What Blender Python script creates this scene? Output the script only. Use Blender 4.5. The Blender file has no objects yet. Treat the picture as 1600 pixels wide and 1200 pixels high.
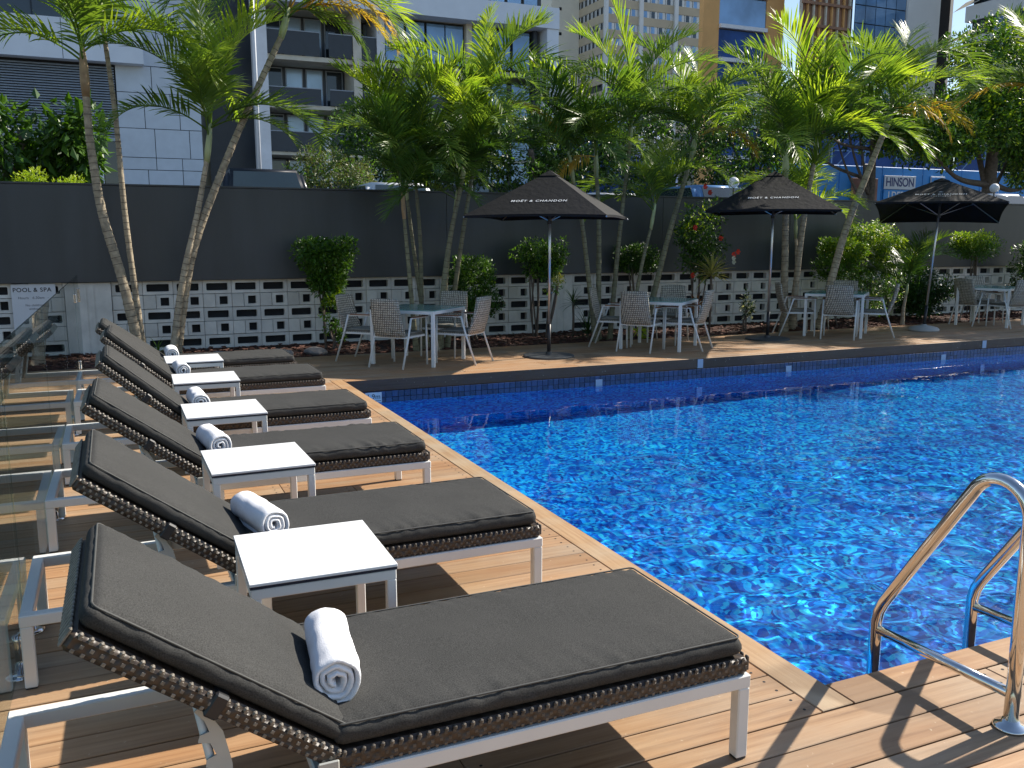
import bpy, bmesh, math, random
import numpy as np
from mathutils import Vector, Matrix, noise
R = math.radians
random.seed(7)
S = bpy.context.scene
COL = S.collection

# ------------------------------------------------------------------ camera
cam_d = bpy.data.cameras.new("camera"); cam = bpy.data.objects.new("camera", cam_d); COL.objects.link(cam)
cam_d.sensor_width = 36.0; cam_d.lens = 36.0 * 1383.0 / 1600.0
cam_d.clip_start = 0.05; cam_d.clip_end = 2000
cam.location = (0, 0, 1.66); cam.rotation_euler = (R(90 - 9.36), 0, R(-23.73))
S.camera = cam
# ------------------------------------------------------------------ light
SUN = Vector((1.23, 0.12, 1.0)).normalized()
W = bpy.data.worlds.new("World"); S.world = W; W.use_nodes = True
wn = W.node_tree; bg = wn.nodes["Background"]
sky = wn.nodes.new("ShaderNodeTexSky"); sky.sky_type = 'NISHITA'; sky.sun_disc = False
sky.sun_elevation = math.asin(SUN.z); sky.sun_rotation = math.atan2(SUN.x, SUN.y)
sky.air_density = 1.0; sky.dust_density = 0.4; sky.ozone_density = 1.5
wn.links.new(sky.outputs[0], bg.inputs[0]); bg.inputs[1].default_value = 0.098
sl = bpy.data.lights.new("sun", 'SUN'); sl.energy = 5.0; sl.angle = R(0.53); sl.color = (1.0, 0.93, 0.82)
sun = bpy.data.objects.new("sun", sl); COL.objects.link(sun)
sun.rotation_euler = (-SUN).to_track_quat('-Z', 'Y').to_euler(); sun.location = (20, 2, 18)
try: sl.cycles.is_caustics_light = True
except Exception: pass
S.view_settings.view_transform = 'Standard'; S.view_settings.look = 'None'
S.view_settings.gamma = 1.0; S.view_settings.exposure = 0.72
S.view_settings.use_curve_mapping = False
try:
    S.cycles.max_bounces = 10; S.cycles.transparent_max_bounces = 12
    S.cycles.diffuse_bounces = 3; S.cycles.glossy_bounces = 4; S.cycles.transmission_bounces = 6
    S.cycles.use_denoising = True; S.cycles.sample_clamp_indirect = 6.0
    S.cycles.caustics_refractive = True; S.cycles.caustics_reflective = False
except Exception: pass

# ------------------------------------------------------------------ materials
MATS = {}
def nodes(name):
    m = bpy.data.materials.new(name); m.use_nodes = True; MATS[name] = m
    t = m.node_tree; return m, t, t.nodes["Principled BSDF"]
def coord(t, kind, scale, off_random=False):
    if kind == 'world':
        g = t.nodes.new("ShaderNodeNewGeometry"); src = g.outputs['Position']
    else:
        g = t.nodes.new("ShaderNodeTexCoord"); src = g.outputs['Object']
    if off_random:
        oi = t.nodes.new("ShaderNodeObjectInfo")
        mu = t.nodes.new("ShaderNodeMath"); mu.operation = 'MULTIPLY'; mu.inputs[1].default_value = 37.0
        t.links.new(oi.outputs['Random'], mu.inputs[0])
        ad = t.nodes.new("ShaderNodeVectorMath"); ad.operation = 'ADD'
        t.links.new(src, ad.inputs[0]); t.links.new(mu.outputs[0], ad.inputs[1]); src = ad.outputs[0]
    mp = t.nodes.new("ShaderNodeMapping"); mp.inputs['Scale'].default_value = scale
    t.links.new(src, mp.inputs[0]); return mp.outputs[0]
def tex_noise(t, vec, scale=5, detail=4, rough=.55):
    n = t.nodes.new("ShaderNodeTexNoise"); n.inputs['Scale'].default_value = scale
    n.inputs['Detail'].default_value = detail; n.inputs['Roughness'].default_value = rough
    t.links.new(vec, n.inputs['Vector']); return n.outputs['Fac']
def ramp(t, fac, stops):
    r = t.nodes.new("ShaderNodeValToRGB"); e = r.color_ramp.elements
    while len(e) > 1: e.remove(e[-1])
    for i, (p, c) in enumerate(stops):
        c = tuple(c) + (1,) if len(c) == 3 else c
        if i == 0: e[0].position = p; e[0].color = c
        else: x = e.new(p); x.color = c
    t.links.new(fac, r.inputs[0]); return r.outputs[0]
def mixc(t, fac, a, b, mode='MIX'):
    m = t.nodes.new("ShaderNodeMix"); m.data_type = 'RGBA'; m.blend_type = mode
    for sock, v in ((m.inputs[0], fac), (m.inputs[6], a), (m.inputs[7], b)):
        if hasattr(v, 'is_output') or hasattr(v, 'links'): t.links.new(v, sock)
        elif isinstance(v, (int, float)): sock.default_value = v
        else: sock.default_value = tuple(v) + (1,)
    return m.outputs[2]
def bump(t, b, h, strength=.3, dist=.01):
    n = t.nodes.new("ShaderNodeBump"); n.inputs['Strength'].default_value = strength; n.inputs['Distance'].default_value = dist
    t.links.new(h, n.inputs['Height']); t.links.new(n.outputs[0], b.inputs['Normal']); return n
def M(name, col, rough=.6, var=.15, scale=6, bmp=0, bscale=60, metal=0, kind='object', spec=.5, rand=0, stretch=(1,1,1), dist=.005):
    """plain surface with gentle colour variation, fine relief and slightly uneven gloss"""
    m, t, b = nodes(name)
    v = coord(t, kind, stretch, rand > 0)
    f = tex_noise(t, v, scale, 5)
    lo = tuple(c * (1 - var) for c in col); hi = tuple(min(1, c * (1 + var)) for c in col)
    c = ramp(t, f, [(.3, lo), (.7, hi)])
    if rand:
        oi = t.nodes.new("ShaderNodeObjectInfo")
        rr = ramp(t, oi.outputs['Random'], [(0, (1 - rand,) * 3), (1, (1 + rand * .6,) * 3)])
        c = mixc(t, 1.0, c, rr, 'MULTIPLY')
    t.links.new(c, b.inputs['Base Color'])
    b.inputs['Roughness'].default_value = rough; b.inputs['Metallic'].default_value = metal
    b.inputs['Specular IOR Level'].default_value = spec
    if bmp: bump(t, b, tex_noise(t, v, bscale, 4), bmp, dist)
    return m
def leaf_mat(name, a, bcol, trans=.35, rough=.45, scale=3, kind='world'):
    m, t, b = nodes(name)
    v = coord(t, kind, (1, 1, 1), True)
    f = tex_noise(t, v, scale, 3)
    c = ramp(t, f, [(.3, a), (.7, bcol)])
    oi = t.nodes.new("ShaderNodeObjectInfo")
    rr = ramp(t, oi.outputs['Random'], [(0, (.7, .75, .7)), (1, (1.25, 1.2, 1.1))])
    c = mixc(t, 1.0, c, rr, 'MULTIPLY')
    t.links.new(c, b.inputs['Base Color']); b.inputs['Roughness'].default_value = rough
    tr = t.nodes.new("ShaderNodeBsdfTranslucent")
    c2 = mixc(t, 1.0, c, (1.5, 1.5, .55), 'MULTIPLY'); t.links.new(c2, tr.inputs[0])
    mx = t.nodes.new("ShaderNodeMixShader"); mx.inputs[0].default_value = trans
    t.links.new(b.outputs[0], mx.inputs[1]); t.links.new(tr.outputs[0], mx.inputs[2])
    t.links.new(mx.outputs[0], t.nodes['Material Output'].inputs[0]); return m

def wood_mat(name, cols, rand=.22, rough=.55, along='x'):
    m, t, b = nodes(name)
    st = (1.1, 26, 26) if along == 'x' else (26, 1.1, 26)
    v = coord(t, 'world', st, True)
    g = tex_noise(t, v, 1.6, 6, .62)
    c = ramp(t, g, [(.25, cols[0]), (.5, cols[1]), (.75, cols[2])])
    v2 = coord(t, 'world', (.9, 2.2, 1), True); blot = tex_noise(t, v2, 1.7, 4)
    c = mixc(t, ramp(t, blot, [(.42, (0, 0, 0)), (.7, (.65,) * 3)]), c, cols[3])
    oi = t.nodes.new("ShaderNodeObjectInfo")
    rr = ramp(t, oi.outputs['Random'], [(0, (1 - rand, 1 - rand * 1.15, 1 - rand * 1.3)), (.25, (1.02, .93, .84)), (.5, (1, 1, 1)), (.75, (.90, .94, 1.0)), (1, (1 + rand * .5, 1 + rand * .3, 1 + rand * .1))])
    c = mixc(t, 1.0, c, rr, 'MULTIPLY')
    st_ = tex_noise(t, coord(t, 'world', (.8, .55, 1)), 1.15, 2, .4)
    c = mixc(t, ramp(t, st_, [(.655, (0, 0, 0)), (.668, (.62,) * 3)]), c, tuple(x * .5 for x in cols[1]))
    fs_ = tex_noise(t, coord(t, 'world', (1, 1, 1)), 38, 2, .5)
    c = mixc(t, ramp(t, fs_, [(.70, (0, 0, 0)), (.76, (.5,) * 3)]), c, (.62, .52, .38))
    t.links.new(c, b.inputs['Base Color'])
    v3 = coord(t, 'world', (3, 3, 3)); n3 = tex_noise(t, v3, 2, 4)
    rm = t.nodes.new("ShaderNodeMapRange"); rm.inputs['To Min'].default_value = rough - .14; rm.inputs['To Max'].default_value = rough + .15
    t.links.new(n3, rm.inputs[0]); t.links.new(rm.outputs[0], b.inputs['Roughness'])
    bump(t, b, g, .35, .004); return m
wood_mat('deck_wood', [(.22, .115, .052), (.37, .215, .108), (.46, .290, .158), (.40, .305, .205)])
wood_mat('deck_wood_y', [(.28, .155, .072), (.40, .25, .128), (.48, .33, .182), (.43, .345, .235)], along='y')
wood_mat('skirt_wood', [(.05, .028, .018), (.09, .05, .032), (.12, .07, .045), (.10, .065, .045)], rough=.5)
wood_mat('arm_wood', [(.12, .05, .025), (.2, .09, .045), (.27, .13, .07), (.22, .11, .07)])
M('frame_paint', (.74, .74, .71), .38, .04, 4, .05, 180)
M('steel', (.72, .71, .69), .11, .04, 3, 0, metal=1)
M('brushed_pole', (.55, .55, .55), .3, .05, 3, .1, 200, metal=.85)
M('table_white', (.84, .84, .84), .32, .02, 3, .03, 200)
M('table_core', (.015, .017, .035), .5, .1)
M('dark_plastic', (.02, .02, .022), .45, .2)
M('grey_strap', (.46, .46, .42), .5, .08)
M('towel', (.90, .90, .92), .95, .03, 40, .5, 260, dist=.003)
M('mulch', (.045, .022, .015), .9, .6, 22, 1.0, 45, kind='world', dist=.03)
M('mulch_chip', (.10, .04, .026), .85, .4, 3, .4, 60, rand=.4)
M('stone', (.22, .2, .19), .8, .3, 6, .6, 30)
M('block_white', (.74, .72, .67), .75, .16, 3.2, .35, 90, rand=.10, kind='world')
M('block_joint', (.12, .11, .11), .9, .3, 20)
M('dark_void', (.012, .013, .016), .8, .3)
M('fascia_dark', (.050, .056, .063), .38, .20, 1.1, .10, 6, kind='world', spec=.45, stretch=(2.2, 1, .45))
M('rail_white', (.7, .72, .75), .5, .04, 5)
M('sign_white', (.66, .68, .72), .5, .03)
M('ink', (.02, .02, .025), .6, .0)
M('ink_grey', (.12, .12, .14), .6, .0)
M('white_letter', (.85, .85, .85), .6, .0)
M('canopy_cloth', (.004, .0045, .007), .75, .15, 5, .35, 14, spec=.28, dist=.02)
M('base_dark', (.05, .055, .06), .5, .15, 9, .2, 60)
M('base_white', (.40, .40, .39), .5, .05)
M('asphalt', (.05, .05, .052), .9, .2, 30, .5, 200, kind='world')
M('ground_earth', (.12, .11, .09), .95, .3, 3, .3, 40, kind='world')
M('trunk_bark', (.40, .33, .23), .85, .35, 14, .8, 60, rand=.2, dist=.01)
M('trunk_green', (.20, .19, .11), .7, .35, 10, .5, 50, rand=.25, dist=.01)
M('crownshaft', (.38, .42, .20), .4, .25, 4, .15, 40, rand=.2)
M('crownshaft_tan', (.42, .28, .15), .6, .3, 6, .3, 40, rand=.2)
M('ring_dark', (.10, .075, .055), .9, .3)
M('tree_bark', (.14, .11, .085), .9, .35, 12, .9, 30, dist=.02)
leaf_mat('palm_green', (.065, .145, .028), (.22, .31, .06), .46, .38)
leaf_mat('palm_lime', (.18, .31, .035), (.38, .46, .06), .52, .42)
leaf_mat('palm_gold', (.34, .31, .05), (.52, .28, .05), .45, .5)
leaf_mat('palm_dark', (.035, .095, .015), (.09, .17, .03), .3, .36)
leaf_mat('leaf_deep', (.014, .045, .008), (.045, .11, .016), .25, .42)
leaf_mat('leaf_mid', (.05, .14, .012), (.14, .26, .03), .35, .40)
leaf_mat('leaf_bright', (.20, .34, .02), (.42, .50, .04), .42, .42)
leaf_mat('leaf_dusty', (.07, .10, .03), (.20, .21, .08), .25, .5)
leaf_mat('leaf_cream', (.30, .32, .10), (.55, .5, .2), .3, .5)
leaf_mat('leaf_red', (.14, .03, .02), (.35, .16, .04), .3, .5)
leaf_mat('petal_red', (.55, .02, .015), (.75, .06, .03), .3, .5)
leaf_mat('petal_white', (.7, .68, .6), (.85, .82, .75), .3, .5)

def cushion_mat():
    m, t, b = nodes('cushion_fabric')
    v = coord(t, 'object', (1, 1, 1))
    f = tex_noise(t, v, 260, 3, .8); g = tex_noise(t, v, 4, 3)
    c = ramp(t, f, [(.32, (.018, .018, .0175)), (.68, (.092, .091, .087))])
    c = mixc(t, .35, c, ramp(t, g, [(.3, (.030, .030, .028)), (.7, (.052, .051, .048))]))
    t.links.new(c, b.inputs['Base Color']); b.inputs['Roughness'].default_value = .85
    b.inputs['Specular IOR Level'].default_value = .15
    bump(t, b, f, .6, .0015)
cushion_mat()
def weave_mat(name, ca, cb, sx, sz, rough=.5, grid=False):
    """interlaced strips: every strip rises over and dips under its neighbours"""
    m, t, b = nodes(name)
    g = t.nodes.new("ShaderNodeTexCoord"); sep = t.nodes.new("ShaderNodeSeparateXYZ"); t.links.new(g.outputs['Object'], sep.inputs[0])
    ad = t.nodes.new("ShaderNodeMath"); ad.operation = 'ADD'; t.links.new(sep.outputs[0], ad.inputs[0]); t.links.new(sep.outputs[1], ad.inputs[1])
    def s(inp, k):
        a = t.nodes.new("ShaderNodeMath"); a.operation = 'MULTIPLY'; a.inputs[1].default_value = k; t.links.new(inp, a.inputs[0])
        q = t.nodes.new("ShaderNodeMath"); q.operation = 'SINE'; t.links.new(a.outputs[0], q.inputs[0]); return q.outputs[0]
    mu = t.nodes.new("ShaderNodeMath"); mu.operation = 'MULTIPLY'
    t.links.new(s(ad.outputs[0], sx), mu.inputs[0]); t.links.new(s(sep.outputs[2], sz), mu.inputs[1])
    mr = t.nodes.new("ShaderNodeMapRange"); mr.inputs['From Min'].default_value = -1; t.links.new(mu.outputs[0], mr.inputs[0])
    if grid:   # pale straps with dark gaps between them
        a1 = t.nodes.new("ShaderNodeMath"); a1.operation = 'ABSOLUTE'; a2 = t.nodes.new("ShaderNodeMath"); a2.operation = 'ABSOLUTE'; t.links.new(mu.inputs[0].links[0].from_socket, a1.inputs[0]); t.links.new(mu.inputs[1].links[0].from_socket, a2.inputs[0])
        mn = t.nodes.new("ShaderNodeMath"); mn.operation = 'MINIMUM'; t.links.new(a1.outputs[0], mn.inputs[0]); t.links.new(a2.outputs[0], mn.inputs[1])
        mr.inputs['From Min'].default_value = 0; t.links.new(mn.outputs[0], mr.inputs[0])
    n = tex_noise(t, coord(t, 'object', (1, 1, 1)), 30, 3)
    c = ramp(t, mr.outputs[0], [(.35, ca), (.65, cb)]); c = mixc(t, .35, c, ramp(t, n, [(.3, ca), (.7, cb)]))
    t.links.new(c, b.inputs['Base Color']); b.inputs['Roughness'].default_value = rough
    bump(t, b, mr.outputs[0], .8, .006)
weave_mat('wicker_dark', (.028, .019, .013), (.06, .042, .03), 2 * math.pi / .05, 2 * math.pi / .035, .45)
M('wicker_strand', (.20, .175, .14), .4, .45, 60)
M('wicker_strand_shaded', (.10, .085, .068), .45, .6, 14)  # same strand as the backrest's, darkened to put the seat band's shade in colour
weave_mat('wicker_grey', (.06, .05, .038), (.62, .56, .45), math.pi / .034, math.pi / .030, .55, True)
weave_mat('wicker_light', (.30, .27, .19), (.60, .56, .44), 2 * math.pi / .05, 2 * math.pi / .03, .55)
M('piping_cord', (.06, .06, .056), .7, .1, 30)
M('seat_pad', (.22, .21, .18), .85, .2, 30, .3, 200)
def glass_mat(name, col, ior=1.5, rough=0.0, tint=.5):
    """sheet glass seen as a thin pane: clear, with true reflection that grows at grazing angles"""
    m, t, b = nodes(name); t.nodes.remove(b)
    fr = t.nodes.new("ShaderNodeFresnel"); ge = t.nodes.new("ShaderNodeNewGeometry")
    mr = t.nodes.new("ShaderNodeMapRange"); mr.inputs['To Min'].default_value = ior; mr.inputs['To Max'].default_value = 1 / ior
    t.links.new(ge.outputs['Backfacing'], mr.inputs[0]); t.links.new(mr.outputs[0], fr.inputs[0])
    tr = t.nodes.new("ShaderNodeBsdfTransparent"); tr.inputs[0].default_value = col + (1,)
    gl = t.nodes.new("ShaderNodeBsdfGlossy"); gl.inputs['Roughness'].default_value = rough
    mx = t.nodes.new("ShaderNodeMixShader"); t.links.new(fr.outputs[0], mx.inputs[0])
    t.links.new(tr.outputs[0], mx.inputs[1]); t.links.new(gl.outputs[0], mx.inputs[2])
    t.links.new(mx.outputs[0], t.nodes['Material Output'].inputs[0]); return m
glass_mat('fence_glass', (.80, .88, .86), 1.5)
def table_glass():
    m, t, b = nodes('table_glass')
    b.inputs['Base Color'].default_value = (.16, .34, .30, 1); b.inputs['Roughness'].default_value = .12
    b.inputs['Alpha'].default_value = 1
table_glass()
def window_mat(name, col, refl=.9, rough=.06):
    m, t, b = nodes(name)
    v = coord(t, 'world', (1, 1, 1)); n = tex_noise(t, v, .35, 3)
    c = ramp(t, n, [(.35, tuple(x * .6 for x in col)), (.65, col)])
    t.links.new(c, b.inputs['Base Color']); b.inputs['Roughness'].default_value = rough
    b.inputs['Specular IOR Level'].default_value = refl; b.inputs['Metallic'].default_value = .15
    bump(t, b, tex_noise(t, v, .8, 2), .04, .05)
window_mat('glass_dark', (.03, .045, .06)); window_mat('glass_blue', (.22, .40, .66)); window_mat('glass_pale', (.48, .64, .80), .8, .15)
M('blue_panel', (.58, .65, .73), .6, .06, 1.5, .1, 20, kind='world', rand=.05)
M('panel_joint', (.03, .04, .05), .8, .1)
M('pale_fascia', (.74, .80, .88), .55, .05, .8, kind='world')
M('louvre_grey', (.34, .39, .45), .5, .08)
M('concrete_beige', (.66, .62, .52), .8, .12, 1.5, .2, 15, kind='world')
M('concrete_white', (.78, .80, .84), .7, .08, 1.5, kind='world')
M('balustrade_dark', (.035, .045, .06), .4, .1, 2, kind='world')
M('curtain', (.55, .6, .66), .8, .1, 6)
M('tower_cream', (.88, .82, .68), .8, .05, .3, kind='world')
M('tower_beige', (.58, .48, .34), .85, .10, .25, kind='world')
M('tower_white', (.78, .78, .76), .7, .05, .3, kind='world')
M('orange_render', (.75, .42, .16), .8, .1, .5, kind='world')
M('brown_lattice', (.34, .19, .12), .8, .2, .6, kind='world')
M('scaffold_blue', (.02, .075, .26), .7, .3, .6, .3, 3, kind='world')
M('hoarding_blue', (.03, .28, .72), .55, .15, 1.2, .3, 3, kind='world')
M('hoarding_deep', (.015, .07, .30), .6, .15, 1.2, .3, 3, kind='world')
M('lamp_white', (.8, .8, .8), .3, .02)
M('car_dark', (.012, .013, .014), .25, .1, 2, spec=.4)
M('car_white', (.75, .76, .78), .2, .02, 2)
M('car_blue', (.10, .22, .42), .15, .05, 2, spec=.8)
window_mat('car_glass', (.03, .05, .06), 1.0, .03)
M('tyre', (.02, .02, .02), .9, .1)

def mosaic_mat():
    """small glass mosaic tiles, each its own blue, with pale joints"""
    m, t, b = nodes('pool_mosaic')
    g = t.nodes.new("ShaderNodeNewGeometry")
    br = t.nodes.new("ShaderNodeVectorMath"); br.operation = 'SCALE'; br.inputs['Scale'].default_value = 1 / .030; t.links.new(g.outputs['Position'], br.inputs[0])
    fl = t.nodes.new("ShaderNodeVectorMath"); fl.operation = 'FLOOR'; t.links.new(br.outputs[0], fl.inputs[0])
    wn_ = t.nodes.new("ShaderNodeTexWhiteNoise"); t.links.new(fl.outputs[0], wn_.inputs[0])
    c = ramp(t, wn_.outputs['Value'], [(0, (.0, .04, .32)), (.3, (.0, .12, .60)), (.55, (.0, .24, .80)), (.8, (.01, .40, .90)), (1, (.03, .54, .86))])
    big = tex_noise(t, coord(t, 'world', (1, 1, 1)), 5, 3)
    c = mixc(t, 1.0, c, ramp(t, big, [(.3, (.7, .8, .9)), (.7, (1.25, 1.2, 1.1))]), 'MULTIPLY')
    refl_patches = tex_noise(t, coord(t, 'world', (1, 1, 1)), .9, 3)  # broad tonal patches paint the water's cloudy reflections into the tile colour
    c = mixc(t, 1.0, c, ramp(t, refl_patches, [(.35, (.75, .78, .85)), (.65, (1.15, 1.15, 1.1))]), 'MULTIPLY')
    t.links.new(c, b.inputs['Base Color']); b.inputs['Roughness'].default_value = .3
mosaic_mat()
M('tile_glaze', (.035, .06, .15), .15, .2, 8, rand=.35)
M('tile_grout', (.02, .03, .06), .8, .1)
M('marker_tile', (.42, .46, .55), .3, .05)
def water_mat():
    m, t, b = nodes('pool_water')
    b.inputs['Base Color'].default_value = (.80, .97, 1.0, 1); b.inputs['Roughness'].default_value = 0
    b.inputs['Transmission Weight'].default_value = 1; b.inputs['IOR'].default_value = 1.33
water_mat()

# ------------------------------------------------------------------ mesh helpers
class G:
    def __init__(s): s.v = []; s.f = []; s.smooth = False
    def add(s, vs, fs, mat=None):
        o = len(s.v); s.v += [tuple(mat @ Vector(p)) if mat else tuple(p) for p in vs]; s.f += [tuple(i + o for i in f) for f in fs]; return s
    def box(s, a, b, mat=None):
        x0, y0, z0 = a; x1, y1, z1 = b
        return s.add([(x0, y0, z0), (x1, y0, z0), (x1, y1, z0), (x0, y1, z0), (x0, y0, z1), (x1, y0, z1), (x1, y1, z1), (x0, y1, z1)],
                     [(0, 3, 2, 1), (4, 5, 6, 7), (0, 1, 5, 4), (1, 2, 6, 5), (2, 3, 7, 6), (3, 0, 4, 7)], mat)
    def cbox(s, a, b, c=.006, mat=None):
        """box with chamfered edges"""
        bm = bmesh.new(); bmesh.ops.create_cube(bm, size=1)
        sx, sy, sz = (b[i] - a[i] for i in range(3)); cx, cy, cz = ((b[i] + a[i]) / 2 for i in range(3))
        for v in bm.verts: v.co = Vector((v.co.x * sx + cx, v.co.y * sy + cy, v.co.z * sz + cz))
        bmesh.ops.bevel(bm, geom=list(bm.edges), offset=min(c, min(abs(sx), abs(sy), abs(sz)) * .45), segments=1, affect='EDGES')
        bm.verts.index_update(); s.add([v.co.copy() for v in bm.verts], [[v.index for v in f.verts] for f in bm.faces], mat); bm.free(); return s
    def bar(s, p, q, w, h=None, up=(0, 0, 1)):
        """rectangular bar from p to q"""
        h = h or w; p = Vector(p); q = Vector(q); d = (q - p).normalized(); u = Vector(up)
        if abs(d.dot(u)) > .98: u = Vector((1, 0, 0))
        r = d.cross(u).normalized(); u = r.cross(d)
        vs = [c + r * a * w / 2 + u * b * h / 2 for c in (p, q) for a, b in ((-1, -1), (1, -1), (1, 1), (-1, 1))]
        return s.add(vs, [(0, 1, 2, 3), (7, 6, 5, 4), (0, 4, 5, 1), (1, 5, 6, 2), (2, 6, 7, 3), (3, 7, 4, 0)])
    def tube(s, pts, rad, n=8, cap=True):
        pts = [Vector(p) for p in pts]; rad = rad if isinstance(rad, (list, tuple)) else [rad] * len(pts)
        o = len(s.v); prev = None
        for i, p in enumerate(pts):
            d = (pts[min(i + 1, len(pts) - 1)] - pts[max(i - 1, 0)]).normalized()
            if prev is None: a = d.orthogonal().normalized()
            else: a = (prev - d * prev.dot(d)).normalized()
            prev = a; b = d.cross(a)
            for k in range(n):
                t = 2 * math.pi * k / n; s.v.append(tuple(p + (a * math.cos(t) + b * math.sin(t)) * rad[i]))
        for i in range(len(pts) - 1):
            for k in range(n):
                k2 = (k + 1) % n; s.f.append((o + i * n + k, o + i * n + k2, o + (i + 1) * n + k2, o + (i + 1) * n + k))
        if cap: s.f.append(tuple(o + k for k in range(n))[::-1]); s.f.append(tuple(o + (len(pts) - 1) * n + k for k in range(n)))
        return s
    def lathe(s, prof, c=(0, 0, 0), n=20):
        o = len(s.v)
        for r, z in prof:
            for k in range(n): t = 2 * math.pi * k / n; s.v.append((c[0] + r * math.cos(t), c[1] + r * math.sin(t), c[2] + z))
        for i in range(len(prof) - 1):
            for k in range(n): k2 = (k + 1) % n; s.f.append((o + i * n + k, o + i * n + k2, o + (i + 1) * n + k2, o + (i + 1) * n + k))
        s.f.append(tuple(o + (len(prof) - 1) * n + k for k in range(n))); s.f.append(tuple(o + k for k in range(n))[::-1]); return s
    def prism(s, poly, axis, a, b):
        """extrude a 2-D outline along an axis from a to b"""
        n = len(poly)
        def P(u, v, w): return {'y': (u, w, v), 'x': (w, u, v), 'z': (u, v, w)}[axis]
        return s.add([P(u, v, a) for u, v in poly] + [P(u, v, b) for u, v in poly],
                     [tuple(range(n))[::-1], tuple(range(n, 2 * n))] + [(i, (i + 1) % n, n + (i + 1) % n, n + i) for i in range(n)])
    def mesh(s, name, mat, smooth=False):
        m = bpy.data.meshes.new(name); m.from_pydata(s.v, [], s.f); m.materials.append(MATS[mat])
        if smooth: m.polygons.foreach_set('use_smooth', [True] * len(m.polygons))
        m.update(); return m
    def obj(s, name, mat, parent=None, smooth=False, loc=None, **props):
        return inst(name, s.mesh(name, mat, smooth), parent, loc, **props)
def inst(name, mesh, parent=None, loc=None, rot=None, scale=None, **props):
    o = bpy.data.objects.new(name, mesh); COL.objects.link(o)
    if parent: o.parent = parent
    if loc is not None: o.location = loc
    if rot is not None: o.rotation_euler = rot
    if scale is not None: o.scale = scale
    for k, v in props.items(): o[k] = v
    return o
def thing(name, label, cat, loc=(0, 0, 0), rz=0, group=None):
    o = bpy.data.objects.new(name, None); COL.objects.link(o); o.empty_display_size = .1
    o.location = loc; o.rotation_euler = (0, 0, rz); o['label'] = label; o['category'] = cat
    if group: o['group'] = group
    return o
def tag(o, label, cat, group=None):
    o['label'] = label; o['category'] = cat
    if group: o['group'] = group
    return o
def copy_tree(o, parent=None):
    c = o.copy(); COL.objects.link(c); c.parent = parent
    for ch in list(o.children): copy_tree(ch, c)
    return c
def text(name, body, size, mat, parent, loc, rot, ext=.002, space=1.0, shear=0.0, align='CENTER', sx=1.0, bold=0):
    c = bpy.data.curves.new(name, 'FONT'); c.body = body; c.size = size; c.extrude = ext; c.align_x = align; c.align_y = 'CENTER'
    c.space_character = space; c.shear = shear; c.offset = bold; c.materials.append(MATS[mat])
    tmp = bpy.data.objects.new(name, c); m = bpy.data.meshes.new_from_object(tmp); bpy.data.objects.remove(tmp); m.name = name
    if not m.materials: m.materials.append(MATS[mat])
    o = bpy.data.objects.new(name, m); COL.objects.link(o); o.parent = parent; o.location = loc; o.rotation_euler = rot; o.scale = (sx, 1, 1); return o
def structure(o): o['kind'] = 'structure'; return o

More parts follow.
